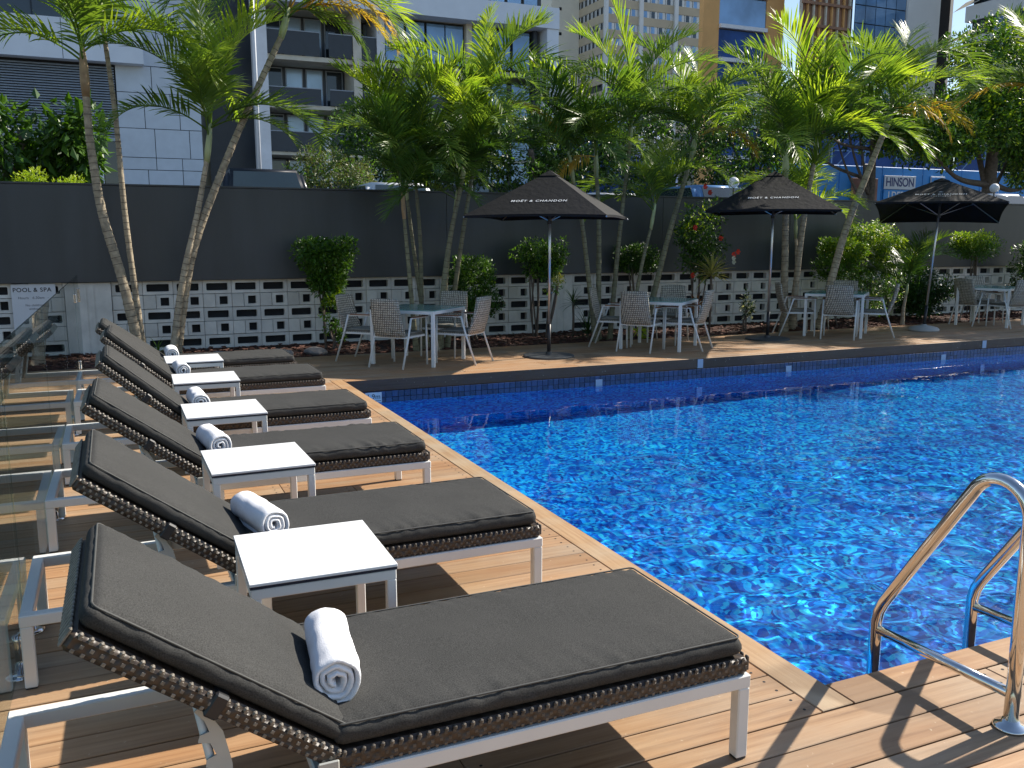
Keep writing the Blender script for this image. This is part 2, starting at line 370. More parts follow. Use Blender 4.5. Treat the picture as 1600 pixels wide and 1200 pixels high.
# ------------------------------------------------------------------ ground and pool
PX0, PX1, PY0, PY1, WZ, FZ = 2.33, 19.0, 2.37, 10.18, -.27, -1.95
structure(G().box((-600, -300, -3.2), (900, 14.55, -3.0)).obj('ground', 'ground_earth'))
structure(G().box((-600, 14.75, -3.0), (900, 900, 1.2)).obj('street', 'asphalt'))
structure(G().box((-6, -4, -.35), (PX0 - .16, PY1 + .16, -.06)).obj('terrace_slab', 'dark_void'))
structure(G().box((-6, 10.36, -.35), (24, 12.5, -.06)).obj('far_terrace_slab', 'dark_void'))
structure(G().box((PX0 + .02, -4, -.35), (24, PY0 - .16, -.06)).obj('near_terrace_slab', 'dark_void'))
structure(G().box((PX1 + .2, 2, -.35), (24, 10.3, -.06)).obj('end_terrace_slab', 'dark_void'))
def pool():
    g = G()
    x0, x1, y0, y1 = PX0, PX1, PY0 + .0, PY1
    a = .02
    g.add([(x0 + a, y0 + a, FZ), (x1 - a, y0 + a, FZ), (x1 - a, y1 - a, FZ), (x0 + a, y1 - a, FZ),
           (x0 + a, y0 + a, -.15), (x1 - a, y0 + a, -.15), (x1 - a, y1 - a, -.15), (x0 + a, y1 - a, -.15)],
          [(0, 1, 2, 3), (0, 4, 5, 1), (1, 5, 6, 2), (2, 6, 7, 3), (3, 7, 4, 0)])
    o = structure(g.obj('pool', 'pool_mosaic')); 
    try: o.cycles.is_caustics_receiver = True
    except Exception: pass
    # skirt boards under the coping, and the waterline tile band
    sk = G()
    sk.box((x0 - .02, y1 - .004, -.14), (x1 + .02, y1 + .03, -.004)); sk.box((x0 - .02, y0 - .03, -.14), (x1 + .02, y0 + .004, -.004))
    sk.obj('skirt_board', 'skirt_wood', o)
    sk2 = G().box((x0 - .03, y0 + .006, -.14), (x0 + .004, y1 - .006, -.004)); sk2.obj('skirt_board', 'skirt_wood', o)
    tm = G().cbox((-.036, -.008, -.036), (.036, .0, .036), .002).mesh('tile', 'tile_glaze')
    G().box((x0 + .02, y1 - .022, -.32), (x1, y1 - .02 + .004, -.142)).obj('tile_bed', 'tile_grout', o)
    n = 0; rest = G(); x = x0 + .06
    while x < x1 - .05:
        for k in range(2):
            if n < 296: inst('tile', tm, o, (x, y1 - .0225, -.18 - k * .077))
            else: rest.box((x - .036, y1 - .03, -.216 - k * .077), (x + .036, y1 - .0225, -.144 - k * .077))
            n += 1
        x += .077
    r = rest.obj('tile', 'tile_glaze', o); r['kind'] = 'stuff'
    # markers
    for i, mx in enumerate((5.72, 8.9, 12.05, 15.1)):
        G().box((mx - .05, y1 - .038, -.36), (mx + .05, y1 - .031, -.19)).obj('marker_tile', 'marker_tile', o)
    for mx in (7.35, 13.0):
        G().box((mx - .045, y1 - .012, -.135), (mx + .045, y1 - .005, -.01)).obj('marker_plate', 'marker_tile', o)
    return o
POOL = pool()
def depth_sign():
    o = G().cbox((-.10, -.009, -.065), (.10, 0, .065), .003).obj('depth_sign', 'sign_white', loc=(2.66, PY1 - .033, -.215))
    tag(o, 'white pool depth tile reading 1.9m at the far left corner of the pool', 'sign')
    text('lettering', '1.9m', .085, 'ink', o, (0, -.0105, .012), (R(90), 0, 0), .0006)
    G().box((.02, -.0102, -.04), (.09, -.0095, -.034)).obj('rule', 'ink', o)
depth_sign()
def water():
    nx, ny = 520, 300
    X = np.linspace(PX0 + .006, PX1 - .02, nx); Y = np.linspace(PY0 + .006, PY1 - .024, ny)
    xx, yy = np.meshgrid(X, Y, indexing='ij'); z = np.zeros_like(xx)
    rs = np.random.RandomState(3)
    for i in range(70):
        lam = .10 * (1.045 ** i) if i < 50 else rs.uniform(.3, 1.2)
        th = rs.uniform(0, 2 * math.pi); k = 2 * math.pi / lam
        amp = .00036 * (lam / .3) ** .8
        wob = .5 * np.sin(xx * rs.uniform(.4, 1.2) + rs.uniform(0, 6)) + .5 * np.sin(yy * rs.uniform(.4, 1.2) + rs.uniform(0, 6))
        z += amp * (1 + .5 * wob) * np.sin(k * (xx * math.cos(th) + yy * math.sin(th)) + rs.uniform(0, 6.28) + 1.2 * wob)
    calm = .80 * np.clip((9.8 - yy) / 5.5, .09, 1.0) * (1 + .45 * np.sin(xx * .9 + 1.3 * np.sin(yy * .8)) * np.sin(yy * .7 + .6 * xx)); z *= calm
    vs = np.stack([xx, yy, z + WZ], -1).reshape(-1, 3)
    idx = np.arange(nx * ny).reshape(nx, ny)
    f = np.stack([idx[:-1, :-1], idx[1:, :-1], idx[1:, 1:], idx[:-1, 1:]], -1).reshape(-1, 4)
    m = bpy.data.meshes.new('water'); m.from_pydata(vs.tolist(), [], f.tolist()); m.materials.append(MATS['pool_water'])
    m.polygons.foreach_set('use_smooth', [True] * len(m.polygons)); m.update()
    o = bpy.data.objects.new('water', m); COL.objects.link(o); structure(o)
    try: o.cycles.is_caustics_caster = True
    except Exception: pass
water()

# ------------------------------------------------------------------ deck planks
PL, GAP = .1475, .007
def deck():
    root = structure(G().box((-1.7, -3.9, -.058), (-1.69, -3.89, -.05)).obj('deck', 'dark_void'))
    cache = {}
    def plank(x0, x1, y0, y1, along='x'):
        key = (round(x1 - x0, 3), round(y1 - y0, 3), along)
        if key not in cache:
            a, b = (x1 - x0) / 2, (y1 - y0) / 2
            cache[key] = G().cbox((-a, -b, -.022), (a, b, 0), .003).mesh('plank', 'deck_wood' if along == 'x' else 'deck_wood_y')
        return inst('plank', cache[key], root, ((x0 + x1) / 2, (y0 + y1) / 2, random.uniform(-.0009, .0009)), (random.uniform(-.002, .002) if along == 'x' else 0, 0, 0))
    rnd = random.Random(5); holes = G()
    def row(y0, y1, xa, xb, seglo=2.2, seghi=3.2):
        x = xa
        while x < xb - .02:
            w = rnd.choice([2.1, 2.55, 3.0]); e = x + w
            if e > xb - .7: e = xb
            plank(x + .0015, e - .0015, y0, y1)
            for hx in (x + .05, e - .05):
                for hy in (y0 + .035, y1 - .035): holes.lathe([(.006, 0), (.006, .0006)], (hx, hy, .0004), 6)
            x = e
    # left deck (loungers), planks run along x, coping board along the pool
    y = PY0 - PL * 22 - .001
    while y < 12.45:
        y0, y1 = y + GAP / 2, y + PL - GAP / 2
        if y1 < PY0 - .14: row(y0, y1, -1.65, 6.8)             # near strip, passes below the pool
        elif y0 < PY0 - .02: row(y0, y1, -1.65, PX0 - .147)
        elif y1 < PY1 + .02: row(y0, y1, -1.65, PX0 - .147)
        elif y0 < PY1 + .14: row(y0, y1, -1.65, PX0 - .147)
        else: row(y0, y1, -1.65, 19.6, 3, 4)
        y += PL
    # coping boards (mitred look: the side board butts against the end boards)
    yy = PY0 - .143
    while yy < PY1 + .14:
        e = min(yy + 3.0, PY1 + .143)
        if PY1 + .143 - e < .8: e = PY1 + .143
        plank(PX0 - .143, PX0 + .002, yy + .001, e - .001, 'y'); yy = e
    x = PX0 + .005
    while x < PX1:
        e = min(x + 3.1, PX1); plank(x + .001, e - .001, PY0 - .143, PY0 + .002); plank(x + .001, e - .001, PY1 - .002, PY1 + .143); x = e
    h = holes.obj('screw_hole', 'dark_void', root); h['kind'] = 'stuff'
    for (sx, sy, sw, sh) in ((2.27, 2.62, .045, .16), (2.28, 4.75, .04, .3)):
        pass
deck()

# ------------------------------------------------------------------ garden bed, block wall, dark fascia
BY0, WY = 12.52, 14.3
structure(G().box((-2, BY0, -.3), (24, WY + .3, -.02)).obj('garden_bed', 'mulch'))
def chips():
    g = G(); rnd = random.Random(9)
    for i in range(5200):
        x = rnd.uniform(-1.5, 19); y = rnd.uniform(BY0 + .02, WY - .04); l = rnd.uniform(.015, .05); w = l * rnd.uniform(.25, .6)
        m = Matrix.Translation((x, y, -.018 + rnd.uniform(0, .025))) @ Matrix.Rotation(rnd.uniform(0, 6.3), 4, 'Z') @ Matrix.Rotation(rnd.uniform(-.6, .6), 4, 'X')
        g.box((-l, -w, -.004), (l, w, .004), m)
    o = g.obj('bark_mulch', 'mulch_chip'); o['kind'] = 'stuff'; o['label'] = 'dark red brown bark mulch covering the garden bed'; o['category'] = 'mulch'
chips()
BW, BH = .43, .208
def ring_mesh(w, h, hw, hh, r, name, depth=.10, off=0.0):
    """hollow block: outer box with a through opening with rounded corners"""
    g = G(); n = 3; inner = []
    for cx, cz, a0 in ((hw - r, hh - r, 0), (-hw + r, hh - r, 90), (-hw + r, -hh + r, 180), (hw - r, -hh + r, 270)):
        for k in range(n + 1):
            a = R(a0 + 90 * k / n); inner.append((off + cx + r * math.cos(a), cz + r * math.sin(a)))
    outer = []
    for i, (x, z) in enumerate(inner):
        q = i // (n + 1); k = i % (n + 1)
        cx, cz = ((w, h), (-w, h), (-w, -h), (w, -h))[q]
        x, z = inner[i]
        if (q in (0, 2)): pts = (cx, z) if k < (n + 1) / 2 else (x, cz)
        else: pts = (x, cz) if k < (n + 1) / 2 else (cx, z)
        if k in (1, 2): pts = (cx, cz)
        outer.append(pts)
    N = len(inner); b = .004
    vs = [(x, 0, z) for x, z in inner] + [(x, 0, z) for x, z in outer] + [(x, depth, z) for x, z in inner] + [(x * 1.0, depth, z) for x, z in outer]
    fs = []
    for i in range(N):
        j = (i + 1) % N
        fs += [(i, N + i, N + j, j), (i, j, 2 * N + j, 2 * N + i), (N + i, 3 * N + i, 3 * N + j, N + j)]
    g.add(vs, fs); return g.mesh(name, 'block_white')
def block_wall():
    slot = ring_mesh(BW / 2 - .003, BH / 2 - .003, .16, .056, .018, 'block')
    small = ring_mesh(BW * .29 - .003, BH / 2 - .003, .062, .062, .008, 'block')
    solid = G().cbox((-BW * .21 + .003, -.012, -BH / 2 + .003), (BW * .21 - .003, .1, BH / 2 - .003), .004).mesh('block', 'block_white')
    slot_d = slot
    labels = [('short white breeze block wall section left of the pool rules sign', -2.5, -1.42),
              ('white breeze block wall section behind the loungers and first table', -.135, 7.06),
              ('white breeze block wall section between the plain pier and the red hibiscus', 7.46, 10.64),
              ('white breeze block wall section behind the second and third umbrellas', 10.64, 15.3),
              ('rightmost stretch of white breeze block wall at the far end of the bed', 15.3, 19.6)]
    for lab, xa, xb in labels:
        root = thing('breeze_block_wall', lab, 'wall', ((xa + xb) / 2, WY, 0), group='breeze block wall sections')
        cx = (xa + xb) / 2
        G().box((xa - cx, .09, -.25), (xb - cx, .098, 1.05)).obj('dark_backing', 'dark_void', root)  # near-black sheet stands for shade in the block openings and backs the joints
        n = max(1, round((xb - xa) / BW)); w = (xb - xa) / n; sc = w / BW
        for r in range(5):
            z = .81 + .115 - r * BH * 1.01
            for i in range(n):
                x = xa - cx + w * (i + .5)
                if r % 2 == 0: inst('block', slot, root, (x, 0, z), None, (sc, 1, 1))
                else:
                    inst('block', solid, root, (x - w * .29 , 0, z), None, (sc, 1, 1)); inst('block', small, root, (x + w * .21, 0, z), None, (sc, 1, 1))
    p = G().box((-.77, WY - .035, -.25), (-.14, WY + .08, 1.02))
    for x in (-.62, -.50, -.40): p.box((x, WY - .045, -.2), (x + .03, WY - .035, 1.02))
    tag(p.obj('plain_pier', 'block_white'), 'plain white panelled pier beside the glass fence end', 'wall pier')
    p = G().box((7.06, WY - .02, -.25), (7.46, WY + .08, 1.02)); p.box((7.16, WY - .028, .0), (7.2, WY - .02, 1.0)); p.box((7.3, WY - .028, .0), (7.34, WY - .02, 1.0))
    tag(p.obj('plain_pier', 'block_white'), 'plain white pier in the block wall right of the first umbrella pole', 'wall pier')
    # small stretch of blocks between sign and pier
    root = thing('breeze_block_wall', 'single column of white breeze blocks seen through the glass fence', 'wall', (-.99, WY, 0), group='breeze block wall sections')
    G().box((-.22, .09, -.25), (.22, .098, 1.05)).obj('dark_backing', 'dark_void', root)
    for r in range(5): inst('block', slot if r % 2 == 0 else small, root, (0 if r % 2 == 0 else -.08, 0, .925 - r * BH * 1.01))
    for r in (1, 3): inst('block', solid, root, (.13, 0, .925 - r * BH * 1.01))
    # dark rendered wall above: long slabs meet in hair joints
    root = thing('dark_wall', 'long smooth charcoal wall running above the white breeze blocks', 'wall', (8, WY, 1.03))
    xs = [-8, -2.3, 5.05, 9.3, 12.3, 24]
    for a, b in zip(xs[:-1], xs[1:]):
        g = G(); g.cbox((a - 8 + .002, -.11, 0), (b - 8 - .002, .16, 1.375), .006); g.obj('wall_panel', 'fascia_dark', root)
    G().box((-16, -.13, 1.377), (16, .18, 1.40)).obj('coping', 'fascia_dark', root)
block_wall()
def pool_sign():
    o = G().cbox((-.28, -.012, -.42), (.28, 0, .42), .004).obj('rules_sign', 'sign_white', loc=(-1.14, WY - .05, .60))
    tag(o, 'white POOL & SPA rules sign at the left on the block wall', 'sign')
    for w_, x_ in (('POOL', -.145), ('&', .025), ('SPA', .155)): text('title_lettering', w_, .082, 'ink', o, (x_, -.014, .335), (R(90), 0, 0), .0006, 1.12, bold=.0012)
    for w_, x_ in (('Hours', -.2), ('6.30am', -.02), ('-', .17)): text('hours_lettering', w_, .05, 'ink_grey', o, (x_, -.014, .225), (R(90), 0, 0), .0006, 1.05, align='LEFT')
    text('rule_lettering', 'No children', .045, 'ink_grey', o, (0, -.014, .12), (R(90), 0, 0), .0006, 1.05)
    text('rule_lettering', 'without', .045, 'ink_grey', o, (0, -.014, .07), (R(90), 0, 0), .0006, 1.05)
pool_sign()
for i, (x, y, s, lab) in enumerate(((2.55, 12.95, .17, 'flat grey garden stone nearest the topiary stem'), (2.0, 12.8, .2, 'wide flat grey stone behind the farthest lounger'), (1.2, 13.0, .16, 'small grey stone left of the wide flat one'))):
    bm = bmesh.new(); bmesh.ops.create_icosphere(bm, subdivisions=3, radius=s)
    for v in bm.verts:
        n = noise.noise(v.co * 6 + Vector((i, 0, 0))); v.co *= 1 + .22 * n; v.co.z *= .42
    m = bpy.data.meshes.new('stone'); bm.to_mesh(m); bm.free(); m.materials.append(MATS['stone'])
    tag(inst('stone', m, None, (x, y, .02)), lab, 'stone', 'stones in the garden bed')

# ------------------------------------------------------------------ glass pool fence
def spigot(parent, y, top=.17):
    s = G(); s.lathe([(.055, 0), (.055, .006), (.03, .012)], (0, y, .0), 20)
    s.lathe([(.024, .01), (.024, top - .03), (.0235, top - .02), (.018, top - .006), (.006, top)], (0, y, .0), 16)
    s.obj('spigot', 'steel', parent, True)
gaps = [(-.32, 1.78), (1.78, 3.88), (3.88, 5.98), (5.98, 8.08), (8.08, 10.2)]
gl_lab = ['glass fence panel beside the first lounger headrest', 'glass fence panel beside the second lounger headrest', 'glass fence panel beside the third lounger headrest',
          'glass fence panel beside the fourth lounger headrest', 'farthest fixed glass fence panel by the last two loungers']
for (a, b), lab in zip(gaps, gl_lab):
    t = thing('glass_fence_panel', lab, 'glass fence', (-.45, (a + b) / 2, 0), group='frameless glass pool fence')
    h = (b - a) / 2 - .012
    G().cbox((-.005, -h, .06), (.005, h, 1.25), .0015).obj('pane', 'fence_glass', t)
    for sy in (-1, 1): spigot(t, sy * (h - .2))
t = thing('glass_gate', 'narrow glass gate with steel latch at the far end of the fence', 'gate', (-.45, 10.72, 0))
G().cbox((-.005, -.47, .06), (.005, .47, 1.25), .0015).obj('pane', 'fence_glass', t)
G().cbox((-.02, .40, .95), (.02, .50, 1.1), .005).obj('latch', 'steel', t)
for z in (.3, 1.0): G().cbox((-.018, -.5, z), (.018, -.41, z + .09), .005).obj('hinge', 'steel', t)

# ------------------------------------------------------------------ sun loungers
def cushion(L, Wd, T, seed, wr=1.0):
    """padded slab, x 0..L, y 0..Wd, z 0..T, rounded, slightly domed, puckered along its piped edges"""
    nx, ny, nz = 90, 30, 5; g = G(); r = min(.022, T * .42)
    idx = {}
    def P(i, j, k):
        key = (i, j, k)
        if key in idx: return idx[key]
        x, y, z = L * i / nx, Wd * j / ny, T * k / nz
        ix, iy, iz = min(max(x, r), L - r), min(max(y, r), Wd - r), min(max(z, r), T - r)
        d = Vector((x - ix, y - iy, z - iz))
        if d.length > 1e-6: p = Vector((ix, iy, iz)) + d.normalized() * r
        else: p = Vector((x, y, z))
        u = 1 - abs(2 * x / L - 1) ** 4; w = 1 - abs(2 * y / Wd - 1) ** 4
        if k == nz: p.z += .016 * u * w + .005 * noise.noise(Vector((x * 3.5, y * 3.5, seed)))
        e = min(y, Wd - y)
        if k > 0:
            pk = noise.noise(Vector((x * 26 + y * 9, seed * 3.1, y * 3))) * math.exp(-e / .06) * wr * (.4 + .9 * max(0, noise.noise(Vector((x * 2.2, seed, 1))) + .35))
            p.z += .016 * pk * (k / nz)
            ex = min(x, L - x); p.z += .006 * noise.noise(Vector((y * 22, seed, 5))) * math.exp(-ex / .05) * (k / nz)
        if 0 < k < nz:
            bul = .009 * math.sin(math.pi * k / nz) + .006 * noise.noise(Vector((x * 12, seed, k)))
            if j == 0: p.y -= bul
            if j == ny: p.y += bul
            if i == nx: p.x += bul
            if i == 0: p.x -= bul
        g.v.append(tuple(p)); idx[key] = len(g.v) - 1; return idx[key]
    for i in range(nx):
        for j in range(ny):
            g.f.append((P(i, j, nz), P(i + 1, j, nz), P(i + 1, j + 1, nz), P(i, j + 1, nz))); g.f.append((P(i, j + 1, 0), P(i + 1, j + 1, 0), P(i + 1, j, 0), P(i, j, 0)))
    for k in range(nz):
        for i in range(nx):
            g.f.append((P(i, 0, k), P(i + 1, 0, k), P(i + 1, 0, k + 1), P(i, 0, k + 1))); g.f.append((P(i + 1, ny, k), P(i, ny, k), P(i, ny, k + 1), P(i + 1, ny, k + 1)))
        for j in range(ny):
            g.f.append((P(0, j + 1, k), P(0, j, k), P(0, j, k + 1), P(0, j + 1, k + 1))); g.f.append((P(nx, j, k), P(nx, j + 1, k), P(nx, j + 1, k + 1), P(nx, j, k + 1)))
    return g
def piping(L, Wd, z, c=.02, r=.0032):
    pts = []
    for cx, cy, a0 in ((L - c, c, -90), (L - c, Wd - c, 0), (c, Wd - c, 90), (c, c, 180)):
        for k in range(5): a = R(a0 + 22.5 * k); pts.append((cx + c * .93 * math.cos(a), cy + c * .93 * math.sin(a), z))
    pts.append(pts[0]); return G().tube(pts, r, 5, False)
def strands(L, H, side='y', n_row=3, pitch=.0255, fr=1.0):
    """raised pale strand squares of the woven band along x 0..L, z 0..H"""
    g = G(); nc = int(L / pitch)
    for r in range(n_row):
        z = H * (r + .5) / n_row
        for c in range(nc):
            x = pitch * (c + .5 + (.5 if r % 2 else 0)); 
            if x > L - .01: continue
            s = .0047
            g.cbox((x - s, -.0012, z - s), (x + s, .001, z + s), .0008)
    return g
XH, XF, HX = -.385, 1.755, .40     # head end, foot end, hinge (world x)
WID = .70
def make_lounger(tilt=36.8):
    t = thing('sun_lounger', '', 'sun lounger', (0, 0, 0), 0, 'sun loungers lined up along the glass fence')
    fr = G(); rz0, rz1, w = .245, .29, .045
    fr.cbox((XH, 0, rz0), (XF, w, rz1), .004); fr.cbox((XH, WID - w, rz0), (XF, WID, rz1), .004)
    fr.cbox((XH, w, rz0), (XH + w, WID - w, rz1 - .001), .004); fr.cbox((XF - w, w, rz0), (XF, WID - w, rz1 - .001), .004)
    fr.cbox((HX - .02, w, rz0 + .005), (HX + .02, WID - w, rz1 - .005), .004)
    fr.obj('frame', 'frame_paint', t)
    lm = G().cbox((-w / 2 + .001, -w / 2 + .001, 0.006), (w / 2 - .001, w / 2 - .001, rz0 + .001), .004).mesh('leg', 'frame_paint')
    fm = G().cbox((-w / 2 + .003, -w / 2 + .003, 0), (w / 2 - .003, w / 2 - .003, .0065), .002).mesh('leg_pad', 'dark_plastic')
    for x in (XH + w / 2, .50, XF - w / 2):
        for y in (w / 2, WID - w / 2):
            lg = inst('leg', lm, t, (x, y, 0)); inst('leg_pad', fm, lg)
    # woven seat deck
    a, b = HX + .01, XF - .004
    base = G(); base.cbox((a, .004, .2905), (b, WID - .004, .346), .012); wb = base.obj('wicker_seat', 'wicker_dark', t)
    st = strands(b - a, .05); st2 = G()
    for v in st.v: st2.v.append((a + v[0], .004 + v[1], .293 + v[2]))
    st2.f = list(st.f); o = len(st2.v)
    for v in st.v: st2.v.append((a + v[0], WID - .004 - v[1], .293 + v[2]))
    st2.f += [tuple(i + o for i in f[::-1]) for f in st.f]
    # rolled strands over the top edge of the band
    for y in (.006, WID - .006):
        x = a + .01
        while x < b - .01: st2.cbox((x, y - .005, .334), (x + .012, y + .005, .3495), .004); x += .0255
    y = .01
    while y < WID - .02: st2.cbox((b - .006, y, .300), (b + .003, y + .016, .349), .003); y += .026
    s_ = st2.obj('wicker_strands', 'wicker_strand_shaded', wb); s_['kind'] = 'stuff'
    sc = cushion(XF - .03 - (HX + .035), WID - .04, .070, 1.0); so = sc.obj('seat_cushion', 'cushion_fabric', t, True, (HX + .035, .02, .347))
    piping(XF - .03 - (HX + .035), WID - .04, .066).obj('piping', 'piping_cord', so, True)
    # backrest group: built flat (x from hinge towards the head), then turned up
    LB = .755; ang = R(tilt)
    piv = Vector((HX + .02, 0, .300)); Rm = Matrix.Translation(piv) @ Matrix.Rotation(math.pi, 4, 'Z') @ Matrix.Rotation(-ang, 4, 'Y')
    # in the flat frame y runs 0..-WID after the half turn, so mirror it back
    def place(g):
        g.v = [tuple(Rm @ Vector((p[0], -p[1], p[2]))) for p in g.v]; g.f = [tuple(f[::-1]) for f in g.f]; return g
    bb = place(G().cbox((.0, .004, .0), (LB, WID - .004, .055), .014)).obj('wicker_backrest', 'wicker_dark', t)
    sg = G(); st = strands(LB - .01, .05)
    for v in st.v: sg.v.append((v[0], .004 + v[1], .003 + v[2]))
    sg.f = list(st.f); o = len(sg.v)
    for v in st.v: sg.v.append((v[0], WID - .004 - v[1], .003 + v[2]))
    sg.f += [tuple(i + o for i in f[::-1]) for f in st.f]
    for y in (.006, WID - .006):
        x = .01
        while x < LB - .01: sg.cbox((x, y - .005, .043), (x + .012, y + .005, .0575), .004); x += .0255
    y = .01
    while y < WID - .02: sg.cbox((LB - .004, y, .004), (LB + .004, y + .018, .054), .003); y += .026
    s_ = place(sg).obj('wicker_strands', 'wicker_strand', bb); s_['kind'] = 'stuff'
    cg = cushion(LB - .02, WID - .05, .064, 2.0, .6); cg.v = [(p[0] + .012, p[1] + .025, p[2] + .056) for p in cg.v]
    co = place(cg).obj('back_cushion', 'cushion_fabric', t, True)
    pg = piping(LB - .02, WID - .05, .113); pg.v = [(p[0] + .012, p[1] + .025, p[2]) for p in pg.v]; place(pg).obj('piping', 'piping_cord', co, True)
    sg2 = G().cbox((.345, -.001, -.004), (.385, WID + .001, .061), .006); place(sg2).obj('strap', 'dark_plastic', t)
    # ratchet plates and the prop tubes that hold the backrest up
    for y0 in (.05, WID - .055):
        poly = [(.150, .25), (.182, .25), (.178, .36), (.160, .45), (.115, .53), (.095, .515), (.118, .485), (.128, .455), (.105, .45), (.100, .432), (.128, .425), (.142, .39), (.118, .382), (.115, .362), (.146, .352)]
        G().prism(poly, 'y', y0, y0 + .005).obj('ratchet_plate', 'grey_strap', t)
    G().tube([(.10, .07, .545), (.14, .07, .30), (.15, .07, .26)], .011, 8).obj('prop_tube', 'frame_paint', t, True)
    G().tube([(.10, WID - .075, .545), (.14, WID - .075, .30), (.15, WID - .075, .26)], .011, 8).obj('prop_tube', 'frame_paint', t, True)
    hp = G().cbox((HX - .02, -.008, .285), (HX + .035, -.001, .335), .004); hp.obj('hinge_plate', 'grey_strap', t)
    # maker's round tag
    G().lathe([(.012, 0), (.012, .002)], (0, 0, 0), 14)
    return t
LY = [2.10, 3.53, 5.12, 6.55, 8.25, 9.52]
LL = ['black cushioned sun lounger nearest the pool ladder, largest in the row',
      'black cushioned sun lounger second from the ladder, between the two nearest side tables',
      'black cushioned sun lounger third from the ladder, with a towel by the second side table',
      'black cushioned sun lounger fourth from the ladder',
      'black cushioned sun lounger next to last, before the garden bed',
      'black cushioned sun lounger last in the row, beside the garden bed']
L0 = make_lounger(); L1 = make_lounger(41.0)
XO = [0, -.04, -.06, -.05, -.05, -.08]
for i, y in enumerate(LY):
    o = L0 if i == 0 else L1 if i == 3 else copy_tree(L1 if i in (4,) else L0)
    o.location = (XO[i], y, 0); o['label'] = LL[i]; o.rotation_euler.z = R((0, .5, -.4, .6, -.5, .3)[i])
    if i:
        for ch in o.children:
            if ch.name.startswith('seat_cushion'): ch.data = cushion(XF - .03 - (HX + .035), WID - .04, .070, 1.0 + 7.3 * i).mesh('seat_cushion', 'cushion_fabric', True)
    if i == 0: L0 = o

# ------------------------------------------------------------------ side tables
def make_side_table():
    t = thing('side_table', '', 'side table', group='white side tables between the loungers')
    a, b = .255, .27
    top = G().cbox((-a - .004, -b - .004, .489), (a + .004, b + .004, .50), .0015).obj('tabletop', 'table_white', t)
    G().box((-a - .0025, -b - .0025, .479), (a + .0025, b + .0025, .489)).obj('edge_core', 'table_core', top)
    fr = G(); w = .035; z0, z1 = .44, .478
    fr.cbox((-a, -b, z0), (a, -b + w, z1), .003); fr.cbox((-a, b - w, z0), (a, b, z1), .003)
    fr.cbox((-a, -b + w, z0), (-a + w, b - w, z1 - .0005), .003); fr.cbox((a - w, -b + w, z0), (a, b - w, z1 - .0005), .003); fr.obj('apron', 'frame_paint', t)
    lm = G().cbox((-w / 2, -w / 2, .0), (w / 2, w / 2, z0 + .0005), .003).mesh('leg', 'frame_paint')
    for x in (-a + w / 2, a - w / 2):
        for y in (-b + w / 2, b - w / 2): inst('leg', lm, t, (x, y, 0))
    return t
TY = [(.595, 3.235), (.605, 4.79), (.59, 6.31), (.60, 7.82), (.60, 9.13)]
TL = ['white side table nearest the camera, between the first and second loungers', 'white side table between the second and third loungers',
      'white side table between the third and fourth loungers', 'white side table between the fourth and fifth loungers', 'farthest white side table, between the last two loungers']
T0 = make_side_table()
for i, (x, y) in enumerate(TY):
    o = T0 if i == 0 else copy_tree(T0); o.location = (x, y, 0); o.rotation_euler.z = R((-1, 1, .5, -1, 0)[i]); o['label'] = TL[i]

# ------------------------------------------------------------------ rolled towels
def towel_mesh(seed):
    rnd = random.Random(seed); g = G(); turns = 3.1; nt = int(turns * 26); nl = 22; Lh = .20; th = .0165; o = 0
    rings = []
    for i in range(nt + 1):
        u = i / nt; a = -2 * math.pi * turns * u + 4.75; rc = .010 + (.064 - .010) * u
        rings.append((a, rc + .003 * noise.noise(Vector((i * .13, seed * 2.7, 0)))))
    rows = []
    for j in range(nl + 1):
        v = -1 + 2 * j / nl; e = 1 - abs(v) ** 14
        cols = []
        for i, (a, rc) in enumerate(rings):
            tt = th * (.55 + .45 * max(0, e) ** .5) / 2 * .98
            shift = .006 * noise.noise(Vector((i * .05, seed, 0)))
            for sgn in (-1, 1):
                rr = rc + sgn * tt
                wob = .006 * noise.noise(Vector((math.cos(a) * 1.6, math.sin(a) * 1.6, v * 2.2 + seed * 5))) + (.0012 * noise.noise(Vector((math.cos(a) * 30, math.sin(a) * 30, v * 40))) if sgn > 0 else 0)
                rr = rr + wob
                cols.append((rr * math.cos(a) * 1.07, v * (Lh - .015 + shift), (max(rr * math.sin(a) * .97, -.066) + .066) * 1.06))
        rows.append(cols)
    m = len(rings) * 2
    for r in rows: g.v += r
    for j in range(nl):
        for i in range(len(rings) - 1):
            A = j * m + 2 * i; B = A + m
            g.f.append((A, A + 2, B + 2, B)); g.f.append((A + 1, B + 1, B + 3, A + 3))
        A = j * m + m - 2; B = A + m; g.f.append((A, A + 1, B + 1, B)); A = j * m; B = A + m; g.f.append((A, B, B + 1, A + 1))
    for i in range(len(rings) - 1):
        A = 2 * i; g.f.append((A, A + 1, A + 3, A + 2)); A = nl * m + 2 * i; g.f.append((A, A + 2, A + 3, A + 1))
    return g.mesh('rolled_towel', 'towel', True)
TW = ['rolled white towel on the nearest lounger', 'rolled white towel on the second lounger behind the nearest side table', 'rolled white towel on the third lounger',
      'rolled white towel on the fourth lounger', 'rolled white towel on the fifth lounger', 'rolled white towel on the farthest lounger']
for i, (x, y, rz) in enumerate(((.495, 2.45, -7), (.490, 3.86, 13), (.45, 5.44, 8), (.475, 6.92, 3), (.465, 8.62, 2), (.445, 9.87, 0))):
    o = inst('rolled_towel', towel_mesh(i + 1), None, (x - .012, y - .04, .412), (0, 0, R(rz))); tag(o, TW[i], 'towel', 'rolled towels on the loungers')

